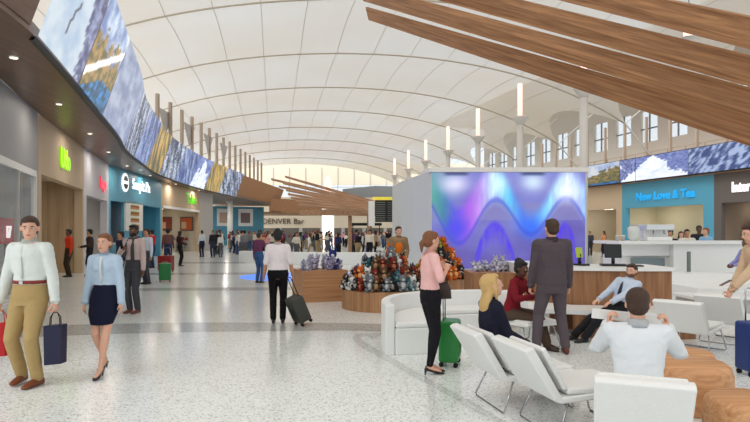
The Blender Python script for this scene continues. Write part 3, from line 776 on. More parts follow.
# ------------------------------------------------------------ plush displays
def plush(cols, key):
    m1 = cloth('plush_'+key, cols[0], 40, .4); m2 = cloth('plush_light_'+key, cols[1], 40, .4)
    t = MB()
    t.ell((0, 0, .085), (.062, .055, .08), seg=9, rg=6)
    for s in (-1, 1):
        t.ell((s*.06, -.035, .10), (.024, .035, .05), Matrix.Rotation(s*.5, 3, 'Y'), 7, 5)
        t.ell((s*.045, -.06, .03), (.028, .05, .028), seg=7, rg=5)
        t.ell((s*.042, .0, .245), (.02, .012, .024), seg=7, rg=5)
    t.ell((0, -.01, .19), (.056, .052, .055), seg=10, rg=7)
    t.mi = 1; t.ell((0, -.055, .175), (.026, .024, .02), seg=7, rg=5); t.ell((0, -.03, .09), (.042, .038, .056), seg=8, rg=5)
    t.mi = 0
    return t.build('plush_toy', [m1, m2], smooth=True, fix=True)
random.seed(4)
def heap(cx, cy, rx, ry, z0, h, n, keys, where, size=1.0, power=1.0):
    pr = {}
    for i in range(n):
        # rows on a stepped mound, lower rows wider
        f = (i/n); ring = 1-f*.85; a = random.random()*2*math.pi if False else (i*2.399963)
        # favour the camera side
        x = cx+rx*ring*math.cos(a); y = cy-abs(math.sin(a))*ry*ring*.95 if i % 5 else cy+abs(math.sin(a))*ry*ring*.8
        z = z0+h*f**power
        k = keys[random.randrange(len(keys))]
        if k[0] not in PL:
            PL[k[0]] = plush(k[1], k[0]); o = PL[k[0]]; tag(o, None, 'plush toy')
            o.location = (x, y, z)
        else: o = dup(PL[k[0]], (x, y, z))
        o['label'] = '%s plush toy heaped on %s' % (k[0].replace('_', ' '), where); o['group'] = '%s plush toys on %s' % (k[0].replace('_', ' '), where)
        s = size*random.uniform(.85, 1.25); o.scale = (s, s, s*random.uniform(.9, 1.1))
        ang = math.atan2(x-cx, -(y-cy))+random.uniform(-.5, .5) if (abs(x-cx)+abs(y-cy)) > .1 else 0
        o.rotation_euler = (random.uniform(-.35, .2), random.uniform(-.3, .3), ang*.8)
PL = {}
K = dict(red_brown=((122, 44, 32), (190, 120, 90)), white=((214, 214, 210), (120, 120, 124)), orange=((196, 96, 36), (230, 180, 120)), blue=((36, 84, 130), (110, 160, 190)),
         grey=((110, 116, 122), (190, 192, 194)), black=((40, 38, 42), (170, 160, 150)), yellow=((176, 150, 48), (220, 206, 140)), teal=((50, 98, 108), (120, 160, 164)),
         brown=((96, 68, 48), (176, 140, 104)), green=((104, 112, 44), (180, 176, 90)), lilac_grey=((150, 144, 172), (206, 204, 220)), silver=((170, 168, 184), (214, 212, 224)))
def ks(*n): return [(x, K[x]) for x in n]
def drum(name, label, cx, cy, rx, ry, h, core_h):
    t = thing(name, label, 'display stand', (cx, cy, 0))
    MB().lathe([(1, 0), (1, h-.02), (.98, h), (.001, h)], 40, sx=rx, sy=ry).build('base', wood('display_oak', (146, 100, 64), (186, 138, 96), 'Z', 1.2, .5), t)
    MB().lathe([(.82, h), (.82, h+core_h*.25), (.58, h+core_h*.27), (.58, h+core_h*.6), (.30, h+core_h*.62), (.30, h+core_h), (.001, h+core_h)], 30, sx=rx, sy=ry).build('tiers', mat('display_tier', (70, 60, 54), .8), t)
    return t
drum('toy_display', 'round oak display heaped with many coloured plush toys', .22, 12.35, .95, .98, .42, .62)
keyA = ks('red_brown', 'white', 'grey', 'teal', 'blue', 'black', 'brown', 'red_brown', 'white', 'brown', 'black', 'grey', 'red_brown', 'red_brown', 'white', 'orange', 'grey')
cxA, cyA = .22, 12.35
def tiers(cx, cy, rx, ry, z0, ch, keys, where, counts=(26, 20, 12, 5), size=1):
    lv = [(.92, 0), (.71, .27*ch), (.45, .62*ch), (.16, 1.0*ch)]
    for (rr, dz), n in zip(lv, counts):
        for i in range(n):
            a = 2*math.pi*(i+random.uniform(-.25, .25))/n
            x = cx+rx*rr*math.cos(a); y = cy+ry*rr*math.sin(a)
            if y > cy+ry*.5: continue
            k = keys[random.randrange(len(keys))]
            if k[0] not in PL: o = PL[k[0]] = plush(k[1], k[0]); o['category'] = 'plush toy'
            else: o = dup(PL[k[0]])
            o.location = (x, y, z0+dz+.0)
            kk = k[0].replace('_', ' ')
            o['label'] = '%s plush toy sitting on %s' % (kk, where); o['group'] = '%s plush toys on %s' % (kk, where)
            s = size*random.uniform(.95, 1.3); o.scale = (s, s, s)
            o.rotation_euler = (random.uniform(-.2, .1), random.uniform(-.25, .25), a+math.pi/2+random.uniform(-.5, .5))
tiers(.22, 12.35, .95, .98, .42, .62, keyA, 'the many coloured round display', (32, 24, 15, 5), 1.1)
drum('toy_display', 'round oak display heaped with orange and yellow plush toys', 1.68, 14.6, .66, .7, .46, .72)
tiers(1.68, 14.6, .66, .7, .46, .72, ks('orange', 'yellow', 'green', 'brown', 'orange', 'black'), 'the orange and yellow round display', (26, 20, 12, 5), 1.1)
t = thing('display_plinth', 'square oak plinth piled with lilac plush toys', 'display stand', (-1.36, 13.75, 0), R(22))
MB().box((-.55, -.55, 0), (.55, .55, .74)).build('base', wood('plinth_oak', (168, 116, 76), (200, 150, 108), 'X', 1, .5), t)
c = math.cos(R(22)); s_ = math.sin(R(22))
for i in range(22):
    a = random.uniform(-.46, .46); d_ = random.uniform(-.46, .3); k = ('lilac_grey', 'silver')[i % 2]
    if k not in PL: o = PL[k] = plush(K[k], k); o['category'] = 'plush toy'
    else: o = dup(PL[k])
    lv = 0 if i < 16 else .12
    o.location = (-1.36+a*c-d_*s_, 13.75+a*s_+d_*c, .735+lv); o.rotation_euler = (random.uniform(-.3, .3), random.uniform(-.3, .3), random.uniform(-1.5, 1.5)); o.scale = (1.0,)*3
    kk = k.replace('_', ' '); o['label'] = '%s plush toy piled on the square plinth' % kk; o['group'] = '%s plush toys on the square plinth' % kk
o = plush(((40, 50, 110), (220, 220, 230)), 'navy'); tag(o, 'big navy and white plush bear standing on the square plinth', 'plush toy'); o.location = (-1.02, 13.55, .735); o.scale = (1.7, 1.5, 2.0)
for i in range(9):
    o = dup(PL['silver']); o.location = (2.2+.13*i-(.5 if i > 5 else 0), 12.0+.12*(i % 3), .795+(.10 if i > 5 else 0)); o.rotation_euler = (random.uniform(-.5, .3), random.uniform(-.6, .6), random.uniform(-1, 1)); o.scale = (1, 1, 1)
    o['label'] = 'silver plush toy lying on the oak display counter'; o['group'] = 'silver plush toys on the oak display counter'

# low white curved wall and blue floor light
lw = thing('low_curved_wall', 'low white curved wall in front of the distant crowd', 'low wall', (0, 0, 0))
strip(dens([(-7.4, 30.4), (-5.5, 29.2), (-3.4, 28.3), (-1.4, 28), (.1, 28.2)]), 0, -.5, 0, .62, 'wall_body', M_white, lw, .02)
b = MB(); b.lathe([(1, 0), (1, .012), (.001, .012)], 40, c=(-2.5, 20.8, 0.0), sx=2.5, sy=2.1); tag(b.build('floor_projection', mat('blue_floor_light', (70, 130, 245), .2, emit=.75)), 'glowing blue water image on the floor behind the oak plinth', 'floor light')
# ------------------------------------------------------------ shop signs and fittings
def sgn(M, x, z, s, size, m, label, cat='sign', sx=1, bold=.02, slab=None, off=-.04):
    ux = V((M[0][0], M[1][0], 0)); o = M @ V((x, off, z)); t = thing('shop_sign', label, cat, (0, 0, 0))
    text(s, size, m, t, frame_M(o, ux), 'lettering', .03, sx, bold); return t, frame_M(o, ux)
M_lime = mat('lime_letters', (150, 220, 20), .4, emit=.7); M_pink = mat('pink_letters', (240, 60, 90), .4, emit=.7); M_wl = mat('white_letters', (250, 250, 250), .4, emit=.8)
M_green = mat('green_letters', (90, 190, 20), .4, emit=.6); M_cyan = mat('cyan_letters', (30, 160, 225), .4, emit=.45)
sgn(M1, 3.3, 3.85, 'Udo', .95, M_lime, 'lime green lettering on the beige shop front', sx=.9)
sgn(M2, 4.3, 3.75, 'hopo', .75, M_pink, 'pink lettering on the pale grey shop front', sx=1.0)
t, MM = sgn(M3, 5.3, 4.15, 'Snapit Pa', .9, M_wl, 'white lettering and ring logo on the turquoise shop front', sx=1.05, bold=.0)
b = MB(); b.loft([((0, 0, 0), (.52, 0, 0), (0, .52, 0)), ((0, 0, .06), (.52, 0, 0), (0, .52, 0))], 28); b.build('logo_disc', M_wl, t, M=MM @ Matrix.Translation((-3.0, .25, 0)))
b = MB()
for a0 in (0.25, math.pi+.25):
    pts = [(.36*math.cos(a0+i*(math.pi-.5)/12), .36*math.sin(a0+i*(math.pi-.5)/12)) for i in range(13)]; b.prism(pts, .05, .08)
b.build('logo_segment', mat('logo_dark', (22, 54, 66), .5), t, M=MM @ Matrix.Translation((-3.0, .25, 0)))
sgn(M4, 7.0, 3.95, 'Take', 1.15, M_green, 'green lettering on the beige shop with white lintel', sx=1.25, bold=.0)
t = thing('lintel_strip', 'white lit strip over the opening of the green sign shop', 'strip light', (0, 0, 0)); MB().box((.2, -.06, 3.32), (9.4, -.01, 3.5), M4).build('strip', M_white, t)
def sgnR(M, Lr, px, z, s, size, m, label, sx=1, bold=.02):
    p = rp(px); o = M.inverted() @ p; return sgn(M, o.x, z, s, size, m, label, sx=sx, bold=bold)
sgnR(MR1, LR1, 664, 3.85, 'New Love & Tea', .75, M_cyan, 'glowing blue script lettering on the turquoise right shop', sx=.95)
sgnR(MR2, LR2, 757, 3.95, 'International', .82, M_wl, 'white lettering on the dark grey right shop', sx=.72)
t = thing('bar_sign', 'bronze lettering on the cream far wall', 'sign', (0, 0, 0)); pp = P(283, 224, 89.8); text('DENVER Bar', 1.25, mat('bronze_letters', (96, 82, 66), .5), t, frame_M((pp.x, 89.85, 2.95), (1, 0, 0)), 'lettering', .05, 1.0)
# hot dog poster
t = thing('menu_poster', 'white menu poster with stacked snacks on the turquoise shop', 'poster', (0, 0, 0))
def onM(M, lo, hi, name, par, m, bevel=0): return MB().box(lo, hi, M).build(name, m, par, bevel=bevel)
onM(M3, (2.5, .1, 0), (5.8, .2, 3.3), 'x', None, M_blue).name = 'wall_left_inner'
bpy.data.objects['wall_left_inner'].name = 'trim_40'; struct(bpy.data.objects['trim_40'])
onM(M3, (2.6, .0, 1.72), (5.7, .09, 3.4), 'board', t, mat('poster_white', (226, 224, 218), .6))
for i in range(4):
    z = 1.84+i*.38; 
    onM(M3, (3.4, -.03, z), (4.9, .03, z+.13), 'picture', t, mat('bun', (196, 140, 70), .6), .02); onM(M3, (3.45, -.05, z+.12), (4.85, .0, z+.2), 'picture', t, mat('sausage', (150, 40, 26), .5), .02)
    onM(M3, (3.5, -.04, z+.19), (4.8, .0, z+.25), 'picture', t, mat('lettuce', (150, 170, 50), .5))
t = thing('serving_counter', 'pale turquoise serving ledge of the turquoise shop', 'counter', (0, 0, 0)); onM(M3, (.4, -.3, 0), (3.2, .28, 1.0), 'base', t, mat('pale_blue', (120, 180, 200), .5)); onM(M3, (.35, -.35, 1.0), (3.25, .3, 1.08), 'top', t, M_white)
# glass front of the grey shop
t = thing('shop_window', 'white framed glass shop window of the grey shop', 'shop window', (0, 0, 0))
b = MB(); b.box((.35, -.03, 3.2), (L0-.3, .1, 3.38), M0); b.box((L0-.36, -.03, 0), (L0-.26, .1, 3.3), M0); b.box((.35, -.03, 0), (.45, .1, 3.3), M0); b.box((.35, -.03, 0), (L0-.3, .1, .1), M0); b.build('frame', mat('window_frame_white', (220, 218, 214), .4), t)
b = MB()
for x in (3.4, 6.6, 8.7): b.box((x-.03, -.01, .1), (x+.03, .06, 3.2), M0)
b.build('mullion', mat('window_frame_grey', (190, 188, 186), .4), t)
onM(M0, (.4, .03, .1), (L0-.32, .045, 3.2), 'pane', t, M_glass)
t = thing('sale_sign', 'small red sale sign inside the glass front', 'sign', (0, 0, 0)); onM(M0, (L0-2.6, .3, 1.35), (L0-1.3, .34, 2.0), 'board', t, mat('red_sign', (190, 24, 30), .5)); onM(M0, (L0-2.0, .32, 0), (L0-1.94, .36, 1.35), 'stand', t, M_dgrey)
text('17', .45, M_wl, t, frame_M(M0 @ V((L0-1.95, .27, 1.5)), (M0[0][0], M0[1][0], 0)), 'lettering', .02, 1)
def rack(M, x0, x1, y, label, rows, seed, zb=.25, dz=.5):
    random.seed(seed); t = thing('product_shelves', label, 'shelves', (0, 0, 0))
    for i in range(rows): onM(M, (x0, y, zb+i*dz), (x1, y+.4, zb+.04+i*dz), 'shelf', t, M_lgrey)
    onM(M, (x0-.05, y, 0), (x0, y+.4, zb+rows*dz), 'side', t, M_lgrey); onM(M, (x1, y, 0), (x1+.05, y+.4, zb+rows*dz), 'side', t, M_lgrey)
    pal = [(170, 50, 40), (60, 70, 90), (200, 190, 170), (50, 50, 54), (190, 140, 70), (90, 120, 140), (150, 150, 154)]
    for i in range(rows):
        x = x0+.05
        while x < x1-.25:
            w_ = random.uniform(.14, .26); h = random.uniform(.2, .38); c = random.choice(pal)
            b = MB(); b.box((x, y+.04, zb+.04+i*dz), (x+w_, y+.32, zb+.04+i*dz+h), M); b.box((x+.02, y+.02, zb+.08+i*dz), (x+w_-.02, y+.05, zb+.02+i*dz+h*.7), M)
            o = b.build('product_box', mat('prod_%d_%d_%d' % c, c, .6)); nm = {170: 'red', 60: 'slate', 200: 'cream', 50: 'black', 190: 'ochre', 90: 'steel blue', 150: 'grey'}[c[0]]
            tag(o, '%s box standing on the %s' % (nm, label), 'box', '%s boxes on the %s' % (nm, label)); x += w_+random.uniform(.05, .25)
rack(M0, 5.2, 9.6, 2.6, 'shelves inside the glass fronted grey shop', 4, 3, .3, .6)
M4b = M4 @ Matrix.Translation((L4-.25, 3.5, 0)) @ Matrix(((0, 1, 0, 0), (-1, 0, 0, 0), (0, 0, 1, 0), (0, 0, 0, 1)))
rack(M4b, .15, 2.7, -.5, 'low shelves in the green sign shop', 2, 4, .3, .6)
for i, (x, c, w_) in enumerate(((.25, (150, 60, 40), .95), (1.9, (200, 90, 40), 1.1))):
    t = thing('wall_picture', 'dark framed food picture in the green sign shop, ' + ('left one' if i == 0 else 'right one'), 'picture', (0, 0, 0))
    onM(M4b, (x, -.1, 1.75), (x+w_, .0, 2.95), 'frame', t, M_dgrey); onM(M4b, (x+.08, -.13, 1.85), (x+w_-.08, -.1, 2.85), 'picture', t, mat('food_pic%d' % i, c, .6, bump=0, bscale=4))
    onM(M4b, (x+.15, -.15, 1.95), (x+w_*.5, -.12, 2.5), 'picture', t, mat('food_pic_light', (220, 190, 150), .6))
t = thing('counter_desk', 'cream service counter inside the green sign shop', 'counter', (0, 0, 0)); onM(M4, (4.6, 1.6, 0), (8.2, 2.3, 1.0), 'base', t, M_cream); onM(M4, (4.55, 1.55, 1.0), (8.25, 2.35, 1.06), 'top', t, M_wood)
onM(M1, (2.2, .9, 0), (2.9, 1.5, .95), 'x', None, M_green)
o = bpy.data.objects['x']; o.name = 'reception_plinth'; tag(o, 'lime green plinth beside the attendant in the beige shop', 'plinth')
# turquoise far wall posters and column
for i, px in enumerate((228, 242)):
    t = thing('wall_poster', 'pale poster on the far turquoise wall, ' + ('nearest the grey pillar' if i == 0 else 'nearest the bar sign'), 'poster', (0, 0, 0))
    x = 2.0+i*2.7; onM(M5, (x, -.08, 2.4), (x+1.9, -.02, 4.6), 'board', t, M_white); onM(M5, (x+.3, -.12, 2.8), (x+1.5, -.07, 4.1), 'picture', t, mat('poster_art%d' % i, (130, 110, 110) if i else (200, 170, 150), .6))
t = thing('white_column', 'slim white column before the far turquoise wall', 'column', (P(230, 240, 60).x, 60, 0)); MB().tube([(0, 0, 0), (0, 0, 5.0)], .3, 16).build('shaft', M_white, t, True); MB().lathe([(.4, 0), (.4, .15), (.3, .2)], 16).build('foot', M_lgrey, t)
# right shop TV, shelves, tables
Mi = MR0.inverted(); x = (Mi @ rp(609)).x
t = thing('wall_television', 'black television on the wall of the beige right shop', 'television', (0, 0, 0)); onM(MR0, (x-.9, 5.6, 2.1), (x+.4, 5.8, 3.3), 'screen', t, M_black, .02); onM(MR0, (x-.4, 5.8, 2.4), (x-.1, 6.0, 2.9), 'bracket', t, M_dgrey)
x = (MR2.inverted() @ rp(735)).x
rack(MR2, .8, 4.2, 2.4, 'shelves inside the dark grey right shop', 5, 8, .3, .52)
# ------------------------------------------------------------ people
def ik(a, c, l1, l2, pole):
    a, c = V(a), V(c); d = c-a; D = d.length
    if D > (l1+l2)*.998: c = a+d.normalized()*(l1+l2)*.998; d = c-a; D = d.length
    x = (l1*l1-l2*l2+D*D)/(2*D); h = math.sqrt(max(l1*l1-x*x, 0)); u = d.normalized()
    p = V(pole)-u*V(pole).dot(u)
    if p.length < 1e-5: p = u.orthogonal()
    return a+u*x+p.normalized()*h, c
SKIN = dict(fair=(224, 172, 146), tan=(190, 136, 104), dark=(104, 66, 48))
def crumple(o, amp):
    me = o.data; ns_ = [v.normal.copy() for v in me.vertices]
    for v, vn in zip(me.vertices, ns_):
        q = v.co; a = noise.noise(V((q.x*9, q.y*9, q.z*22)))+.6*noise.noise(V((q.x*24+5, q.y*24, q.z*34)))
        v.co = q+vn*(a*amp)
def skinm(k): return mat('skin_'+k, SKIN[k], .5, bump=.05)
def hairm(k): return mat('hair_'+k, dict(black=(24, 20, 20), brown=(66, 42, 28), blonde=(212, 174, 112), auburn=(134, 84, 52))[k], .55, bump=.6, bscale=120)
MALE = [(-.20, .085, .075), (-.11, .158, .108), (0, .172, .118), (.2, .156, .105), (.38, .148, .102), (.6, .168, .112), (.78, .180, .118), (.88, .158, .104), (.96, .105, .082), (1.02, .064, .066), (1.06, .056, .058)]
FEM = [(-.20, .08, .072), (-.11, .160, .112), (0, .172, .12), (.2, .145, .10), (.38, .118, .085), (.6, .138, .096), (.78, .150, .10), (.88, .132, .088), (.96, .084, .070), (1.02, .052, .056), (1.06, .046, .05)]

def person(label, loc, rz, H=1.78, sex='m', pelvis=(0, 0, .53), lean=(0, 0), twist=0, head=(0, 0), hands=None, feet=None, poleE=None, poleK=None, toes=(0, 0),
           top='shirt', topc=(220, 224, 226), bottom='trousers', botc=(40, 40, 44), skin='fair', hair='short', hairc='brown', shoec=(30, 26, 24), sleeve=1.0,
           near=True, beard=False, tie=None, belt=None, heels=False, grip=(.5, .5), palm=None, fdir=None, build=1.0, collar=True, tail=.22, group=None, vox=None, coat=None, cat='person'):
    """joints are fractions of H in the person's own frame: +Y forward, +X right hand side"""
    s = H/1.78; f = sex == 'f'; tab = FEM if f else MALE
    root = thing('person', label, cat, loc, rz, group)
    vb = vox or (.0075 if near else .02)
    P0 = V(pelvis)*H; N = P0+V((lean[0], lean[1], .317))*H
    N = P0+(N-P0).normalized()*.317*H
    up = (N-P0).normalized()
    def ringax(t):
        a = R(twist)*max(0, min(1, t)); x = V((math.cos(a), math.sin(a), 0)); x = (x-up*x.dot(up)).normalized(); return x, up.cross(x)
    def torso(mb, t0, t1, inf, wf=1.0):
        ts = [t for t, _, _ in tab if t0 < t < t1]; rings = []
        for t in [t0]+ts+[t1]:
            if t < -.11 and inf > .012: w_, d_ = tab[1][1]*1.02, tab[1][2]*1.02
            else:
              for (a, w1, d1), (c, w2, d2) in zip(tab, tab[1:]):
                if a <= t <= c: k = (t-a)/(c-a); w_ = w1+(w2-w1)*k; d_ = d1+(d2-d1)*k; break
            x, y = ringax(t); arch = V((0, 0, 0))-y*(.018*math.sin(math.pi*max(0, min(1, t*1.25)))*s)+y*.01*s
            rings.append((P0.lerp(N, t) if t >= 0 else P0+up*(t*.317*H), x*(w_*s*build*wf+inf), y*(d_*s*build*wf+inf)))
            rings[-1] = (rings[-1][0]+arch, rings[-1][1], rings[-1][2])
        mb.loft(rings, 22)
    xs, ys_ = ringax(.93); xh, yh = ringax(0)
    SH = [P0.lerp(N, .885)+xs*(k*(.148 if f else .176)*s*build) for k in (-1, 1)]
    HP = [P0+xh*(k*.088*s)-up*.02*s for k in (-1, 1)]
    hands = hands or ((-.145, .02, .455), (.145, .02, .455)); feet = feet or ((-.05, 0, .045), (.05, 0, .045))
    poleE = poleE or ((-.5, -1, 0), (.5, -1, 0)); poleK = poleK or ((-.1, 1, 0), (.1, 1, 0))
    EL, WR, KN, AN = [], [], [], []
    hl = .035 if heels else 0
    for i in range(2):
        e, w_ = ik(SH[i], V(hands[i])*H, .168*H, .148*H, poleE[i]); EL.append(e); WR.append(w_)
        k, a = ik(HP[i], V(feet[i])*H+V((0, 0, hl)), .245*H, .24*H, poleK[i]); KN.append(k); AN.append(a)
    A = .92 if f else 1.0
    def arm(mb, i, inf, frac=1.0):
        S, E, W = SH[i], EL[i], WR[i]
        pts = [S, S.lerp(E, .35), S.lerp(E, .8), E, E.lerp(W, .3), E.lerp(W, .7), W]; rr = [.056, .049, .041, .039, .040, .033, .026]
        rr = [r_*s*A*build+inf for r_ in rr]
        if frac < 1: n = max(2, int(round(frac*6))+1); pts, rr = pts[:n], rr[:n]
        mb.limb(pts, rr, 14)
    def leg(mb, i, inf, loose=0, lo=1.0):
        h_, k, a = HP[i], KN[i], AN[i]; back = (k-h_).cross(V((1, 0, 0))).normalized()*0
        pts = [h_, h_.lerp(k, .3), h_.lerp(k, .7), k, k.lerp(a, .3), k.lerp(a, .65), a.lerp(k, .04)]
        rr = [.093, .086, .066, .056, .055, .043, .034]
        if loose: rr = [.095, .090, .072, .062, .060, .055, .050]
        rr = [r_*s*(.95 if f else 1)+inf for r_ in rr]; mb.limb(pts, rr, 16)
    # ---- head frame
    yaw, pit = R(head[0])+R(twist)*.6, R(head[1])
    nd = (up*.7+UP*.3).normalized(); fw = V((-math.sin(yaw), math.cos(yaw), 0))
    HM = Matrix.Rotation(yaw, 3, 'Z') @ Matrix.Rotation(pit, 3, 'X')
    HCn = N+nd*.143*s+fw*.020*s
    hs = s*1.07
    def hp(x, y, z): return HCn+HM @ (V((x, y, z))*hs)
    def he(mb, c, r_, seg=16, rg=10): mb.ell(hp(*c), tuple(q*hs for q in r_), HM, seg, rg)
    # ---- hand frames
    HF = []
    for i in range(2):
        sg = -1 if i == 0 else 1; d = (WR[i]-EL[i]).normalized()
        if fdir and fdir[i]: d = V(fdir[i]).normalized()
        n = V(palm[i]) if palm and palm[i] else -xs*sg
        n = (n-d*n.dot(d)); n = n.normalized() if n.length > 1e-4 else d.orthogonal().normalized()
        t = n.cross(d)*(-sg if True else 1)
        HF.append((d, n, t))
    def hand(mb, i):
        d, n, t = HF[i]; W = WR[i]; q = s*A; c = grip[i]
        mb.loft([(W-d*.02*q, t*.026*q, n*.022*q), (W+d*.015*q, t*.028*q, n*.019*q), (W+d*.05*q, t*.040*q, n*.016*q), (W+d*.088*q, t*.041*q, n*.014*q), (W+d*.098*q, t*.036*q, n*.010*q)], 14)
        for j, (off, ln) in enumerate(((.031, .072), (.0105, .080), (-.010, .074), (-.030, .058))):
            p = W+d*.086*q+t*off*q; dd = d; pts = [p-d*.02*q, p]
            for ph, fr in enumerate((.45, .32, .26)):
                dd = (Matrix.Rotation(c*(1.15, 1.35, .9)[ph], 3, d.cross(n)) @ dd) if ph or True else dd
                p = p+dd.normalized()*ln*fr*q; pts.append(p)
            mb.limb(pts, [.0095*q, .0095*q, .0088*q, .0082*q, .007*q], 8)
        p = W+d*.02*q+t*.026*q; d1 = (d*.62+t*.72+n*.35).normalized(); d2 = (d*.9+t*.15+n*(.25+.5*c)).normalized()
        mb.limb([p, p+d1*.038*q, p+d1*.038*q+d2*.034*q, p+d1*.038*q+d2*.058*q], [.014*q, .012*q, .0105*q, .009*q], 8)
    # ---- body
    b = MB(); torso(b, -.18, 1.05, 0); 
    for i in range(2):
        arm(b, i, 0); leg(b, i, 0); hand(b, i)
        a = AN[i]; ty = R(toes[i]); td = V((-math.sin(ty), math.cos(ty), 0))
        b.limb([a, a-UP*(.02)*s], [.034*s, .034*s], 10)
        if heels: b.limb([a-UP*.01, a+td*.05-UP*.045, a+td*.13-UP*.075], [.03, .027, .022], 10)
        b.limb([P0.lerp(N, .95), SH[i]], [.035*s, .048*s*build], 12)
        if f: b.ell(P0.lerp(N, .70)+xs*((i*2-1)*.062*s)+ys_*.075*s, (.058*s, .05*s, .055*s))
    b.limb([N-up*.03, N+nd*.04*s, hp(0, -.02, -.05)], [(.060 if not f else .046)*s, (.054 if not f else .042)*s, (.054 if not f else .044)*s], 14)
    he(b, (0, -.012, .025), (.074, .094, .088)); he(b, (0, .022, -.035), (.058, .066, .080)); he(b, (0, .055, -.088), (.026, .024, .020)); he(b, (0, .040, .02), (.060, .050, .05))
    if near or vb < .015:
        he(b, (0, .094, -.018), (.013, .022, .018), 10, 8); he(b, (0, .086, .008), (.009, .014, .028), 8, 6); he(b, (0, .078, -.056), (.026, .014, .014), 10, 6)
        he(b, (0, .074, .032), (.05, .018, .012), 10, 6)
        for k in (-1, 1): he(b, (k*.077, -.008, -.005), (.010, .020, .031), 8, 8)
    body = b.build('body', skinm(skin), root, True, vox=vb, sm=3)
    # ---- face details
    if near or vb < .015:
        lipm = mat('lips', (176, 96, 84) if skin != 'dark' else (120, 66, 58), .5); white = mat('eye_white', (232, 228, 224), .3); iris = mat('iris', (44, 32, 24), .3)
        for k in (-1, 1):
            b = MB(); he(b, (k*.030, .080, .010), (.0145, .010, .0085), 10, 8); e = b.build('eye', white, root, True)
            b = MB(); he(b, (k*.030, .0875, .010), (.0068, .005, .0068), 8, 6); b.build('iris', iris, e, True)
            b = MB(); he(b, (k*.031, .088, .029), (.018, .007, .0045), 8, 6); b.build('eyebrow', hairm(hairc), root, True)
        b = MB(); he(b, (0, .0885, -.056), (.022, .0075, .0065), 10, 6); b.build('mouth', lipm, root, True)
    # ---- hair
    b = MB(); hv = .009 if near else .02
    he(b, (0, -.026, .040), (.084, .094, .087)); he(b, (0, -.050, -.010), (.076, .066, .072))
    if hair == 'short': he(b, (0, .03, .088), (.062, .056, .03)); he(b, (.02, .052, .085), (.045, .03, .024))
    if hair == 'bun': he(b, (0, -.035, .06), (.084, .09, .08)); he(b, (0, -.07, .105), (.055, .055, .05)); he(b, (0, .02, .085), (.066, .06, .03))
    if hair == 'updo': he(b, (0, .02, .085), (.068, .062, .032)); he(b, (0, -.095, .0), (.045, .04, .045)); he(b, (0, .045, .088), (.05, .03, .02))
    if hair == 'ponytail': he(b, (0, .02, .085), (.068, .062, .032)); b.limb([hp(0, -.09, .02), hp(0, -.135, -.04), hp(0, -.125, -.14)], [.03*s, .036*s, .012*s])
    if hair in ('long', 'mid'):
        he(b, (0, .02, .085), (.070, .064, .032)); ln = -.43 if hair == 'long' else -.17
        b.loft([(hp(0, -.03, .06), HM @ V((.085*s, 0, 0)), HM @ V((0, .08*s, 0))), (hp(0, -.045, -.04), HM @ V((.090*s, 0, 0)), HM @ V((0, .06*s, 0))), (hp(0, -.105, -.15), HM @ V((.115*s, 0, 0)), HM @ V((0, .055*s, 0))), (hp(0, -.135, ln*.75), HM @ V((.105*s, 0, 0)), HM @ V((0, .05*s, 0))), (hp(0, -.14, ln), HM @ V((.06*s, 0, 0)), HM @ V((0, .025*s, 0)))], 16)
        for k in (-1, 1): b.limb([hp(k*.066, .015, .06), hp(k*.080, .008, -.03), hp(k*.078, -.01, -.12)], [.02*s, .022*s, .014*s], 8)
    if hair == 'curly':
        for j in range(14): a = j*2.4; he(b, (.06*math.cos(a), -.03+.06*math.sin(a), .05+.05*math.cos(j*1.7)), (.045, .045, .045), 8, 6)
    b.build('hair', hairm(hairc), root, True, vox=hv, sm=2)
    if beard:
        b = MB(); he(b, (0, .028, -.058), (.061, .066, .058)); he(b, (0, .062, -.085), (.034, .03, .03)); b.build('beard', mat('beard_'+skin, (112, 72, 48) if skin != 'dark' else (30, 22, 20), .8, bump=.5, bscale=150), root, True, vox=hv, sm=2)
        he2 = MB(); he(he2, (0, .092, -.056), (.021, .007, .006), 8, 6); he2.build('lip', mat('lips', (176, 96, 84), .5), root, True)
    # ---- clothes
    gv = .011 if near else .022
    tm = cloth('cloth_%d_%d_%d' % tuple(topc), topc)
    b = MB(); inf = .024 if top in ('jacket', 'blazer') else .017
    torso(b, -.26 if top in ('jacket',) else (-.06 if top in ('blazer', 'sweater') else tail), .975, inf, 1.0)
    if top == 'jacket': pass
    for i in range(2):
        arm(b, i, inf*.9, sleeve); b.limb([P0.lerp(N, .935), SH[i]], [.036*s+inf, .048*s*build+inf*.9], 12)
        if f: b.ell(P0.lerp(N, .70)+xs*((i*2-1)*.060*s)+ys_*.078*s, (.06*s, .055*s, .058*s))
    gobj = None
    g = b.build(top if top in ('jacket', 'sweater', 'blazer') else 'shirt', tm, root, True, vox=gv, sm=3)
    if near and tie is None and top == 'shirt' and sleeve >= 1 and label.startswith(('man in white shirt and', 'woman in pale blue')):
        pb = MB(); pts = [P0.lerp(N, t_)+ringax(t_)[1]*o_*s*build for t_, o_ in (((.94, .108), (.85, .134), (.7, .142), (.5, .128), (.34, .122)) if not f else ((.95, .098), (.88, .128), (.7, .150), (.5, .112), (.36, .100)))]
        pb.loft([(p, xs*.015*s, ys_*.006) for p in pts], 8); pb.build('placket', cloth('placket', tuple(int(c*.98) for c in topc)), root, True)
    if near or vb < .0101: crumple(g, .0045)
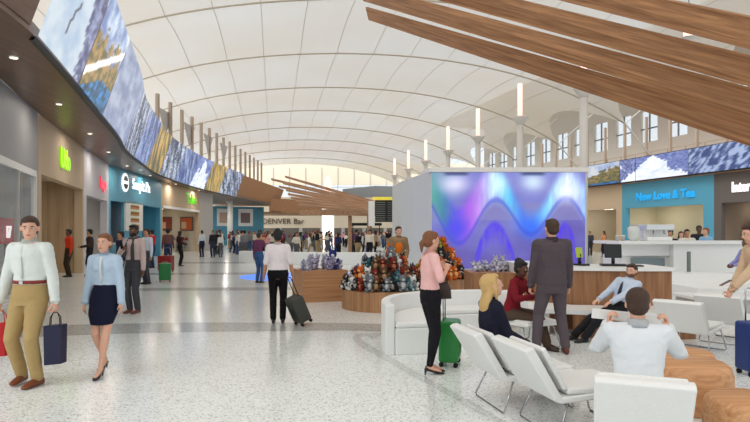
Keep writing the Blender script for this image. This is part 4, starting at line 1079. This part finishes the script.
    if near and collar:
        b = MB(); cr_ = (.056 if f else .066)*s
        rings = []
        n0 = N-up*.012*s+ys_*.006
        for z_, k in ((-.022, 1.62), (.006, 1.28), (.034, 1.10), (.046, 1.06)): rings.append((n0+nd*z_*s-ys_*.004, xs*cr_*k, ys_*cr_*k*1.02))
        b.loft(rings, 20, cap=False)
        bmesh.ops.solidify(b.bm, geom=b.bm.faces[:], thickness=.006); b.build('collar', cloth('cloth_%d_%d_%d' % tuple(coat or topc), coat or topc), root, True)
        for i in range(2):
            if sleeve >= 1:
                d = (WR[i]-EL[i]).normalized(); b = MB(); r_ = .033*s*A+inf*.8
                b.tube([WR[i]-d*.035, WR[i]+d*.006], [r_, r_*1.02], 14); b.build('cuff', cloth('cloth_%d_%d_%d' % tuple(coat or topc), coat or topc), root, True)
    bmn = cloth('cloth_%d_%d_%d' % tuple(botc), botc)
    b = MB()
    if bottom == 'skirt':
        kn = (KN[0]+KN[1])/2
        x, y = ringax(0); e = P0.lerp(kn, .74); hw = max(.135*s, abs((KN[0]-KN[1]).dot(x))/2+.075*s)
        b.loft([(P0.lerp(N, .34), x*(.124*s), y*(.092*s)), (P0.lerp(N, .2), x*.158*s, y*.115*s), (P0, x*.188*s, y*.134*s), (P0-up*.05, x*.190*s, y*.137*s), (P0.lerp(e, .6), x*.178*s, y*.135*s), (e, x*hw*.94, y*.112*s)], 26)
        b.build('skirt', bmn, root, True, vox=gv, sm=2)
    else:
        torso(b, -.16, .30, .014)
        for i in range(2): leg(b, i, .011, 0 if bottom == 'leggings' else 1)
        g = b.build('trousers', bmn, root, True, vox=gv, sm=3)
        if (near or vb < .0101) and bottom != 'leggings': crumple(g, .0035)
    if belt:
        b = MB(); torso(b, .235, .30, .022); b.build('belt', mat('belt_leather', belt, .5), root, True)
        x, y = ringax(.26); c0 = P0.lerp(N, .267)+y*(.105*s*build+.02)
        M = Matrix((x, y, up)).transposed().to_4x4(); M.translation = c0; MB().box((-.022, -.008, -.016), (.022, .008, .016), M).build('buckle', M_chrome, root)
    if tie:
        x, y = ringax(.8); b = MB(); pts = []
        for t_, o_, w_ in ((.97, .068, .012), (.93, .088, .022), (.8, .137, .026), (.6, .130, .032), (.42, .112, .036), (.36, .110, .01)):
            pts.append((P0.lerp(N, t_)+y*o_*s*build, x*w_*s, y*.006))
        b.loft(pts, 12); b.build('tie', mat('tie_dark', tie, .5), root, True)
    # ---- shoes
    sm_ = mat('shoe_%d_%d_%d' % tuple(shoec), shoec, .4)
    for i in range(2):
        a = AN[i]; ty = R(toes[i]); td = V((-math.sin(ty), math.cos(ty), 0)); sd = V((td.y, -td.x, 0)); z0 = a.z-.08*s-hl if not heels else a.z-.045*H-hl
        base = V((a.x, a.y, a.z-.045*H-hl)); b = MB(); k = s*(.9 if f else 1)
        if heels:
            b.loft([(base-td*.055+UP*.070, sd*.022, UP*.012), (base-td*.03+UP*.072, sd*.030, UP*.022), (base+td*.03+UP*.05, sd*.030, UP*.018), (base+td*.09+UP*.026, sd*.038, UP*.022), (base+td*.14+UP*.018, sd*.034, UP*.016), (base+td*.18+UP*.012, sd*.012, UP*.008)], 14)
            b.tube([base-td*.05+UP*.075, base-td*.052+UP*.0], [.014, .006], 8)
        else:
            z1 = .045*k
            b.loft([(base-td*.075*k+UP*z1*.8, sd*.022*k, UP*.034*k), (base-td*.05*k+UP*z1*1.15, sd*.036*k, UP*.050*k), (base+UP*z1*1.2, sd*.038*k, UP*.052*k), (base+td*.07*k+UP*z1*.88, sd*.042*k, UP*.038*k), (base+td*.13*k+UP*z1*.68, sd*.045*k, UP*.029*k), (base+td*.175*k+UP*z1*.55, sd*.034*k, UP*.020*k), (base+td*.2*k+UP*z1*.5, sd*.012*k, UP*.010*k)], 16)
        b.build('shoe', sm_, root, True)
    root['wr'] = [c for w_ in WR for c in w_]
    return root
def wrist(root, i):
    v = V(root['wr'][i*3:i*3+3]); del_ = Matrix.Rotation(root.rotation_euler.z, 3, 'Z') @ v; return V(root.location)+del_
PI = math.pi
def at(px, py): g = G(px, py); return (g.x, g.y, 0)

# 1 man with shopping bags, walking to us
p1 = person('man in white shirt and khaki trousers walking with two shopping bags', at(30, 384), PI-.1, 1.84, 'm', pelvis=(.0, 0, .52), head=(30, -6), hands=((-.165, .0, .452), (.175, .03, .458)),
    feet=((-.07, .03, .045), (.065, -.02, .05)), topc=(220, 226, 222), botc=(176, 150, 102), shoec=(120, 62, 34), belt=(128, 34, 26), hairc='brown', grip=(.75, .75), toes=(-6, 8), build=1.02)
# 2 woman in skirt
p2 = person('woman in pale blue blouse and navy skirt walking in heels', at(105, 374), PI+.05, 1.60, 'f', pelvis=(0, 0, .552), head=(-4, 0), hands=((-.135, .03, .46), (.14, .03, .46)), feet=((-.012, .10, .045), (.025, -.06, .07)), heels=True,
    topc=(186, 206, 226), bottom='skirt', botc=(24, 26, 48), hair='updo', hairc='auburn', shoec=(28, 26, 36), toes=(0, 0), tail=.3, grip=(.3, .3))
# 3 man with scarf and phone
p3 = person('man with grey scarf and phone at his chest beside the turquoise shop', at(134, 313), PI-.25, 1.80, 'm', head=(8, 0), hands=((-.145, .03, .46), (.03, .15, .72)), poleE=((-.5, -1, 0), (1, -.3, -1)), topc=(206, 184, 180), botc=(72, 72, 78), skin='dark', hairc='black',
    beard=True, shoec=(110, 50, 34), vox=.010, palm=(None, (-1, 0, .3)), grip=(.4, .8))
# 5 uniformed woman
p5 = person('uniformed woman in white short sleeved shirt seen from behind', at(278, 323), .12, 1.69, 'f', head=(0, 0), hands=((-.16, .02, .45), (.165, .03, .462)), topc=(236, 226, 228), botc=(22, 20, 22), hair='bun', hairc='black', sleeve=.45, skin='tan', vox=.010, grip=(.4, .9), build=1.12, tail=.12)
# 6 woman in pink, profile to the right
p6 = person('woman in pink top with black trousers holding a phone, in profile', at(430, 374), -PI/2+.25, 1.62, 'f', pelvis=(0, .0, .556), lean=(0, .0), head=(12, -4), hands=((-.03, .11, .765), (.06, .10, .74)), poleE=((-.8, -.3, -1), (.9, -.2, -1)),
    feet=((-.035, .015, .045), (.03, -.015, .045)), heels=True, topc=(240, 190, 186), bottom='leggings', botc=(26, 24, 30), hair='ponytail', hairc='auburn', sleeve=.55, shoec=(24, 20, 24), grip=(.7, .7), palm=((.6, .2, .2), (-.6, .3, .2)), fdir=((.1, .3, 1), (-.1, .3, 1)), tail=.16)
# 8 man in suit, from behind
p8 = person('man in dark grey suit standing with his back to us', at(552, 354), .05, 1.83, 'm', head=(8, 0), hands=((-.145, .06, .475), (.15, .06, .475)), feet=((-.105, .04, .045), (.105, 0, .045)), top='jacket', topc=(86, 76, 82), botc=(92, 82, 88), hairc='brown', shoec=(96, 46, 30), grip=(.6, .6), toes=(14, -12), build=1.06)
# 7 blonde woman seated
p7 = person('blonde long haired woman in navy jacket seated on a white lounge chair', (1.16, 5.40, 0), -1.38, 1.66, 'f', pelvis=(0, -.02, .285), lean=(0, -.01), head=(-2, 12), hands=((-.04, .17, .345), (.05, .17, .345)), poleE=((-.3, -1, -.5), (.3, -1, -.5)),
    feet=((-.05, .42, .045), (.04, .46, .045)), poleK=((-.1, .4, 1), (.1, .4, 1)), top='blazer', topc=(30, 32, 48), botc=(20, 20, 26), hair='long', hairc='blonde', shoec=(20, 18, 22), palm=((0, 0, -1), (0, 0, -1)), fdir=((.3, 1, -.2), (-.3, 1, -.2)), grip=(.3, .3))
# 9 woman in red seated, facing away to the right
p9 = person('woman in dark red top seated behind the man in the grey suit', (2.02, 8.2, 0), -2.3, 1.66, 'f', pelvis=(0, -.02, .285), lean=(0, .08), head=(0, -10), hands=((-.03, .20, .44), (.04, .20, .44)), poleE=((-1, -.3, -.5), (1, -.3, -.5)),
    feet=((-.05, .30, .045), (.04, .34, .045)), poleK=((-.1, .4, 1), (.1, .4, 1)), topc=(128, 28, 40), botc=(84, 68, 56), hair='bun', hairc='black', skin='dark', shoec=(60, 40, 30), vox=.010, tail=.05)
# 10 seated man with tie, facing left and to us
p10 = person('bearded man in pale blue shirt and tie seated on the step bench', (3.72, 8.58, 0), 1.9, 1.62, 'm', pelvis=(0, 0, .285), lean=(.0, -.16), twist=14, head=(14, 0), hands=((-.06, .17, .345), (.07, .20, .35)), poleE=((-.6, -1, -.3), (.6, -1, -.3)),
    feet=((-.02, .40, .045), (.10, .42, .05)), poleK=((-.1, .5, 1), (.1, .5, 1)), topc=(196, 208, 226), botc=(34, 34, 38), tie=(34, 40, 62), beard=True, hairc='brown', shoec=(22, 20, 20), palm=((0, 0, -1), (0, 0, -1)), fdir=((.1, 1, -.3), (-.1, 1, -.3)), grip=(.3, .3))
# 11 man in foreground, from behind, reading
p11 = person('short haired man in white shirt seated in the foreground with his back to us', (1.88, 4.0, 0), -.40, 1.68, 'm', pelvis=(0, -.01, .275), lean=(0, .05), head=(0, -4), hands=((-.118, .10, .570), (.118, .10, .570)), poleE=((-.35, .0, -1), (.35, .0, -1)),
    feet=((-.07, .20, .045), (.07, .20, .045)), poleK=((-.1, .4, 1), (.1, .4, 1)), topc=(226, 230, 234), botc=(50, 52, 62), hair='crop', hairc='brown', fdir=((.15, -.35, 1), (-.15, -.35, 1)), palm=((.9, -.2, 0), (-.9, -.2, 0)), grip=(.75, .75), build=1.04, tail=.0)
# 12 person in beige sweater at the right edge
p12 = person('person in beige sweater at the right edge leaning over with a phone', (4.84, 7.0, 0), 1.5, 1.80, 'f', pelvis=(0, -.04, .52), lean=(0, .09), head=(0, -12), hands=((-.06, .27, .47), (.09, .19, .42)), poleE=((-.3, -1, -.6), (.3, -1, -.6)), feet=((-.05, .08, .045), (.05, -.08, .045)),
    top='sweater', topc=(214, 184, 152), botc=(60, 56, 58), hairc='brown', hair='mid', shoec=(96, 72, 50), grip=(.5, .7), palm=((0, 0, 1), (-.3, .2, .6)), build=1.12)
# 13 brown jacket man behind the toys
p13 = person('man in tan jacket and orange shirt standing behind the toy display', (.62, 14.8, 0), PI+.1, 1.80, 'm', head=(10, 0), top='sweater', topc=(150, 122, 92), botc=(60, 54, 50), hairc='brown', vox=.012, hands=((-.10, .12, .56), (.10, .13, .56)), palm=None)
b = MB(); b.ell((0, .10, 1.26), (.10, .06, .17)); b.build('orange_shirt_front', cloth('bright_orange', (226, 120, 40)), p13, True)
# things held
def wl(p, i, extra=(0, 0, 0)): return wrist(p, i)+V(extra)
w_ = wl(p1, 0); tote('shopping_bag', 'navy paper shopping bag in the hand of the man in khaki trousers', (w_.x+.015, w_.y-.02, w_.z-.67), .35, .20, .12, .42, mat('navy_paper', (26, 28, 62), .5))
w_ = wl(p1, 1); tote('shopping_bag', 'red shopping bag at the left edge held by the man in khaki trousers', (w_.x-.01, w_.y, w_.z-.60), .3, .26, .12, .36, mat('red_paper', (196, 26, 34), .5))
def phone(label, c, rot, m=M_black):
    t = thing('phone', label, 'phone', c); t.rotation_euler = rot
    MB().box((-.036, -.004, -.072), (.036, .004, .072)).build('case', m, t, bevel=.003); MB().box((-.032, .004, -.066), (.032, .0055, .066)).build('screen', mat('phone_glass', (30, 34, 40), .15), t); return t
w_ = wl(p6, 0); phone('black phone held up by the woman in pink', (w_.x+.045, w_.y-.03, w_.z+.12), (R(-8), R(14), R(-70)))
w_ = wl(p3, 1); phone('dark phone held at the chest of the man with the scarf', (w_.x-.0, w_.y-.05, w_.z+.09), (0, R(10), R(160)))
w_ = wl(p12, 0); phone('reddish brown phone held out by the beige sweater person', (w_.x-.12, w_.y-.02, w_.z+.06), (R(60), 0, R(80)), mat('rust_case', (132, 58, 44), .5))
# newspaper / tablet of the foreground man
a, c = wl(p11, 0), wl(p11, 1)
t = thing('folded_paper', 'folded white paper held by the seated man in the foreground', 'paper', ((a.x+c.x)/2, a.y+.02, (a.z+c.z)/2+.035))
MB().box((-.29, .02, -.03), (.24, .035, .045), Matrix.Rotation(R(6), 4, 'Y')).build('sheet', mat('paper_white', (232, 232, 230), .7), t, bevel=.004)
MB().box((-.27, .036, -.025), (.22, .046, .04), Matrix.Rotation(R(6), 4, 'Y')).build('inner_sheet', mat('paper_grey', (204, 206, 208), .7), t)
# scarf, shoulder bag
def scarf(root, col, H):
    b = MB(); pts = []
    for j in range(17): a = 2*math.pi*j/16; pts.append((.085*math.cos(a), .085*math.sin(a)-.005, .845*H-.015*math.sin(a)))
    b.tube(pts, .03, 8); b.tube([(-.05, .09, .835*H), (-.075, .15, .74*H), (-.08, .15, .58*H)], [.03, .04, .045], 8, flat=.5); b.tube([(.05, .09, .835*H), (.10, .14, .74*H), (.12, .14, .64*H)], [.03, .04, .045], 8, flat=.5)
    b.build('scarf', cloth('scarf_grey', col), root, True)
scarf(p3, (78, 74, 76), 1.80)
t = thing('handbag', 'dark brown shoulder bag hanging behind the woman in pink', 'bag', (p6.location.x+.14, p6.location.y+.14, .86))
b = MB(); b.loft([((0, 0, 0), (.13, 0, 0), (0, .045, 0)), ((0, 0, .12), (.12, 0, 0), (0, .04, 0)), ((0, 0, .20), (.08, 0, 0), (0, .02, 0))], 14); b.build('bag_body', mat('dark_leather', (58, 42, 36), .5), t, True)
MB().tube([(-.08, 0, .18), (-.10, -.03, .45), (-.13, -.10, .56), (.02, -.05, .50), (.08, 0, .18)], .008, 8).build('strap', mat('dark_leather', (58, 42, 36), .5), t, True)

# mid distance people
def mid(label, px, py, rz, top, bot, sex='m', H=1.76, hairc='black', hair='short', skin='tan', vox=.016, pose=0, **k):
    hd = [((-.145, .02, .46), (.145, .02, .46)), ((-.05, .17, .62), (.05, .17, .62)), ((-.145, .02, .46), (.08, .16, .70))][pose]
    return person(label, at(px, py), rz, H, sex, near=False, vox=vox, topc=top, botc=bot, hairc=hairc, hair=hair, skin=skin, hands=hd, **k)
mid('person in white shirt and grey trousers just right of the scarf man', 147, 284, 2.6, (206, 212, 224), (70, 72, 80))
mid('person in red shirt standing before the turquoise shop edge', 152, 268, 1.2, (196, 44, 54), (50, 60, 84), pose=1)
mid('traveller in brown top with red suitcase near the green sign shop', 168, 267, .3, (110, 74, 72), (44, 54, 84), H=1.8, hair='curly')
mid('woman in dark top with red sleeves near the green sign shop', 180, 266, -1.0, (70, 34, 38), (30, 28, 34), 'f', 1.7, hair='long', pose=1)
mid('man in white shirt with dark trousers walking past the green sign shop', 202, 257, .8, (222, 226, 232), (38, 46, 70))
mid('man in black jacket over white shirt walking beside the man in white', 213, 257.5, 3.0, (44, 42, 46), (46, 54, 74))
mid('person in purple checked top and jeans near the blue floor light', 259, 283, -.5, (112, 62, 92), (62, 92, 140), 'f', 1.66, hair='short', hairc='brown', vox=.012, pose=2)
mid('shop attendant in red shirt beside the lime green plinth', 69, 277.0, 2.4, (214, 62, 40), (60, 48, 40), skin='dark')
mid('dark dressed passer by between the blouse woman and the wooden shop', 90, 276, 2.0, (60, 48, 44), (40, 38, 40), pose=1)
mid('person in dark blue top standing behind the scarf man', 121, 288, 2.4, (40, 44, 66), (50, 50, 60), H=1.68)
mid('person in grey standing at the beige right shop entrance', 590, 256, 2.6, (70, 72, 84), (50, 52, 60), H=1.7)
mid('woman in orange top with long dark hair near the beige right shop', 604, 257, 1.8, (222, 150, 110), (40, 34, 38), 'f', 1.72, hair='long', pose=1)
# seated or standing behind the reception counter: heads and shoulders above the top
def behind(label, px, Y, ytop, top, sex='m', hairc='black', hair='short', skin='tan', rz=2.8, pose=1):
    H = HC-(ytop-HY)*Y/F; sc_ = 1.70
    p = person(label, ((px-375)*Y/560, Y, 0), rz, min(max(H+.09, 1.6), 1.9), sex, near=False, vox=.016, topc=top, botc=(50, 50, 60), hairc=hairc, hair=hair, skin=skin, hands=((-.05, .17, .62), (.05, .17, .62)))
    return p
behind('person in dark navy top behind the reception counter, near the coffee machine', 670, 17.4, 233, (36, 38, 58), hair='curly')
behind('fair haired person in cream top behind the reception counter', 681, 18.3, 234, (214, 206, 190), 'f', 'brown', 'mid', 'fair')
behind('dark haired person in pale top behind the middle of the reception counter', 687, 17.2, 232, (220, 214, 206))
behind('tall person in dark jacket behind the reception counter', 699, 18.9, 228, (44, 44, 50), skin='dark')
behind('woman in light blue shirt behind the reception counter', 706, 17.3, 230.5, (140, 186, 220), 'f', 'auburn', 'updo', 'fair', rz=2.0)
person('person in lavender top seated beyond the beige sweater person', (9.0, 13.6, 0), 1.6, 1.68, 'm', pelvis=(0, -.02, .42), near=False, vox=.014, topc=(150, 150, 206), botc=(50, 50, 64), hairc='black', skin='dark', hands=((-.05, .2, .5), (.05, .2, .5)), feet=((-.05, .32, .045), (.05, .34, .045)), poleK=((0, .4, 1), (0, .4, 1)))

# crowd in the far hall: a few built people, copied and re-dressed
random.seed(11)
TOPS = dict(white=(226, 224, 222), cream=(216, 206, 190), pale_grey=(190, 190, 194), black=(34, 32, 36), red=(160, 44, 46), navy=(40, 48, 84), grey=(120, 118, 120), tan=(186, 150, 112), pink=(214, 150, 156), teal=(60, 118, 124), purple=(104, 66, 104), orange=(206, 120, 60))
BOTS = dict(black=(30, 30, 34), denim=(62, 82, 120), khaki=(160, 138, 104), grey=(90, 90, 94))
protos = []
for i in range(6):
    sx_ = 'fm'[i % 2]; hd = [((-.145, .02, .46), (.145, .02, .46)), ((-.05, .17, .62), (.05, .17, .62)), ((-.145, .02, .46), (.08, .16, .70))][i % 3]
    ft = [((-.05, 0, .045), (.05, 0, .045)), ((-.05, .1, .045), (.05, -.1, .06))][i//3]
    protos.append(dict(sex=sx_, hands=hd, feet=ft, hair=['long', 'short', 'updo', 'curly', 'mid', 'short'][i]))
made = {}; counts = {}
ZN = [(215, 250, 'by the far turquoise wall'), (250, 300, 'below the bar sign'), (300, 345, 'around the glowing pillar'), (345, 385, 'below the small distant canopy'), (385, 430, 'beside the white kiosk wall')]
spots = []
cand = 0
while len(spots) < 120 and cand < 4000:
    cand += 1; px = random.uniform(217, 392); Y = random.uniform(31, 72)
    if px < 240 and Y < 36: continue
    x = (px-375)*Y/560
    if x < interp(WALL, min(Y, 50))+1.0: continue
    if any((x-a)**2+(Y-c)**2 < .9 for a, c in spots): continue
    if abs(x-P(328, 0, 62).x) < 1.2 and abs(Y-62) < 1.2: continue
    if abs(Y-36.5) < 1.5 and px > 340: continue
    spots.append((x, Y))
spots.sort(key=lambda q: q[1])
for n_, (x, Y) in enumerate(spots):
    px = 375+560*x/Y; zn = [z for z in ZN if z[0] <= px < z[1]]; zn = zn[0][2] if zn else 'in the far hall'
    tk = random.choice(list(TOPS)+['white', 'white', 'white', 'black', 'black', 'tan', 'cream', 'grey', 'pale_grey']); bk = random.choice(list(BOTS)); pi = n_ % 6; pr = protos[pi]
    lab = 'distant %s in %s top and %s trousers %s' % ('woman' if pr['sex'] == 'f' else 'man', tk.replace('_', ' '), bk, zn)
    k0 = (lab); counts[k0] = counts.get(k0, 0)+1
    rz = random.uniform(0, 6.28); H = 1.62 if pr['sex'] == 'f' else 1.76
    tm_, bm2 = cloth('cloth_%d_%d_%d' % TOPS[tk], TOPS[tk]), cloth('cloth_%d_%d_%d' % BOTS[bk], BOTS[bk])
    if pi not in made:
        made[pi] = person(lab, (x, Y, 0), rz, H, pr['sex'], near=False, vox=.026, topc=TOPS[tk], botc=BOTS[bk], hands=pr['hands'], feet=pr['feet'], hair=pr['hair'], hairc='black', skin='tan', group='x')
        made[pi]['group'] = lab
    else:
        hm = random.choice([hairm('black'), hairm('brown'), hairm('auburn')]); sk = skinm(random.choice(['fair', 'tan', 'dark']))
        o = dup(made[pi], (x, Y, 0), (0, 0, rz), lab, lab, scale=random.uniform(.94, 1.05), mats={'shirt': tm_, 'trousers': bm2, 'hair': hm, 'body': sk})
for o in bpy.data.objects:
    if 'wr' in o: del o['wr']
    if o.get('group') in counts and counts[o['group']] == 1:
        del o['group']
# ------------------------------------------------------------ camera and light
cam = bpy.data.cameras.new('camera'); co = bpy.data.objects.new('camera', cam); COL.objects.link(co)
co.location = (0, 0, HC); co.rotation_euler = (R(90), 0, 0); cam.lens = 36*F/750; cam.sensor_width = 36; cam.shift_y = 21/750; cam.clip_end = 400
sc.camera = co
w = bpy.data.worlds.new('sky'); sc.world = w; w.use_nodes = True
bg = w.node_tree.nodes['Background']; bg.inputs['Color'].default_value = (.86, .93, 1, 1); bg.inputs['Strength'].default_value = 1.0
su = bpy.data.lights.new('sun', 'SUN'); su.energy = 4.5; su.angle = R(50); su.color = (1, .98, .95)
so = bpy.data.objects.new('sun', su); COL.objects.link(so); so.rotation_euler = (R(28), R(-30), 0)
sc.view_settings.view_transform = 'Standard'; sc.view_settings.look = 'None'; sc.view_settings.gamma = 1; sc.view_settings.use_curve_mapping = False
sc.view_settings.exposure = .08
sc.cycles.max_bounces = 8; sc.cycles.diffuse_bounces = 5
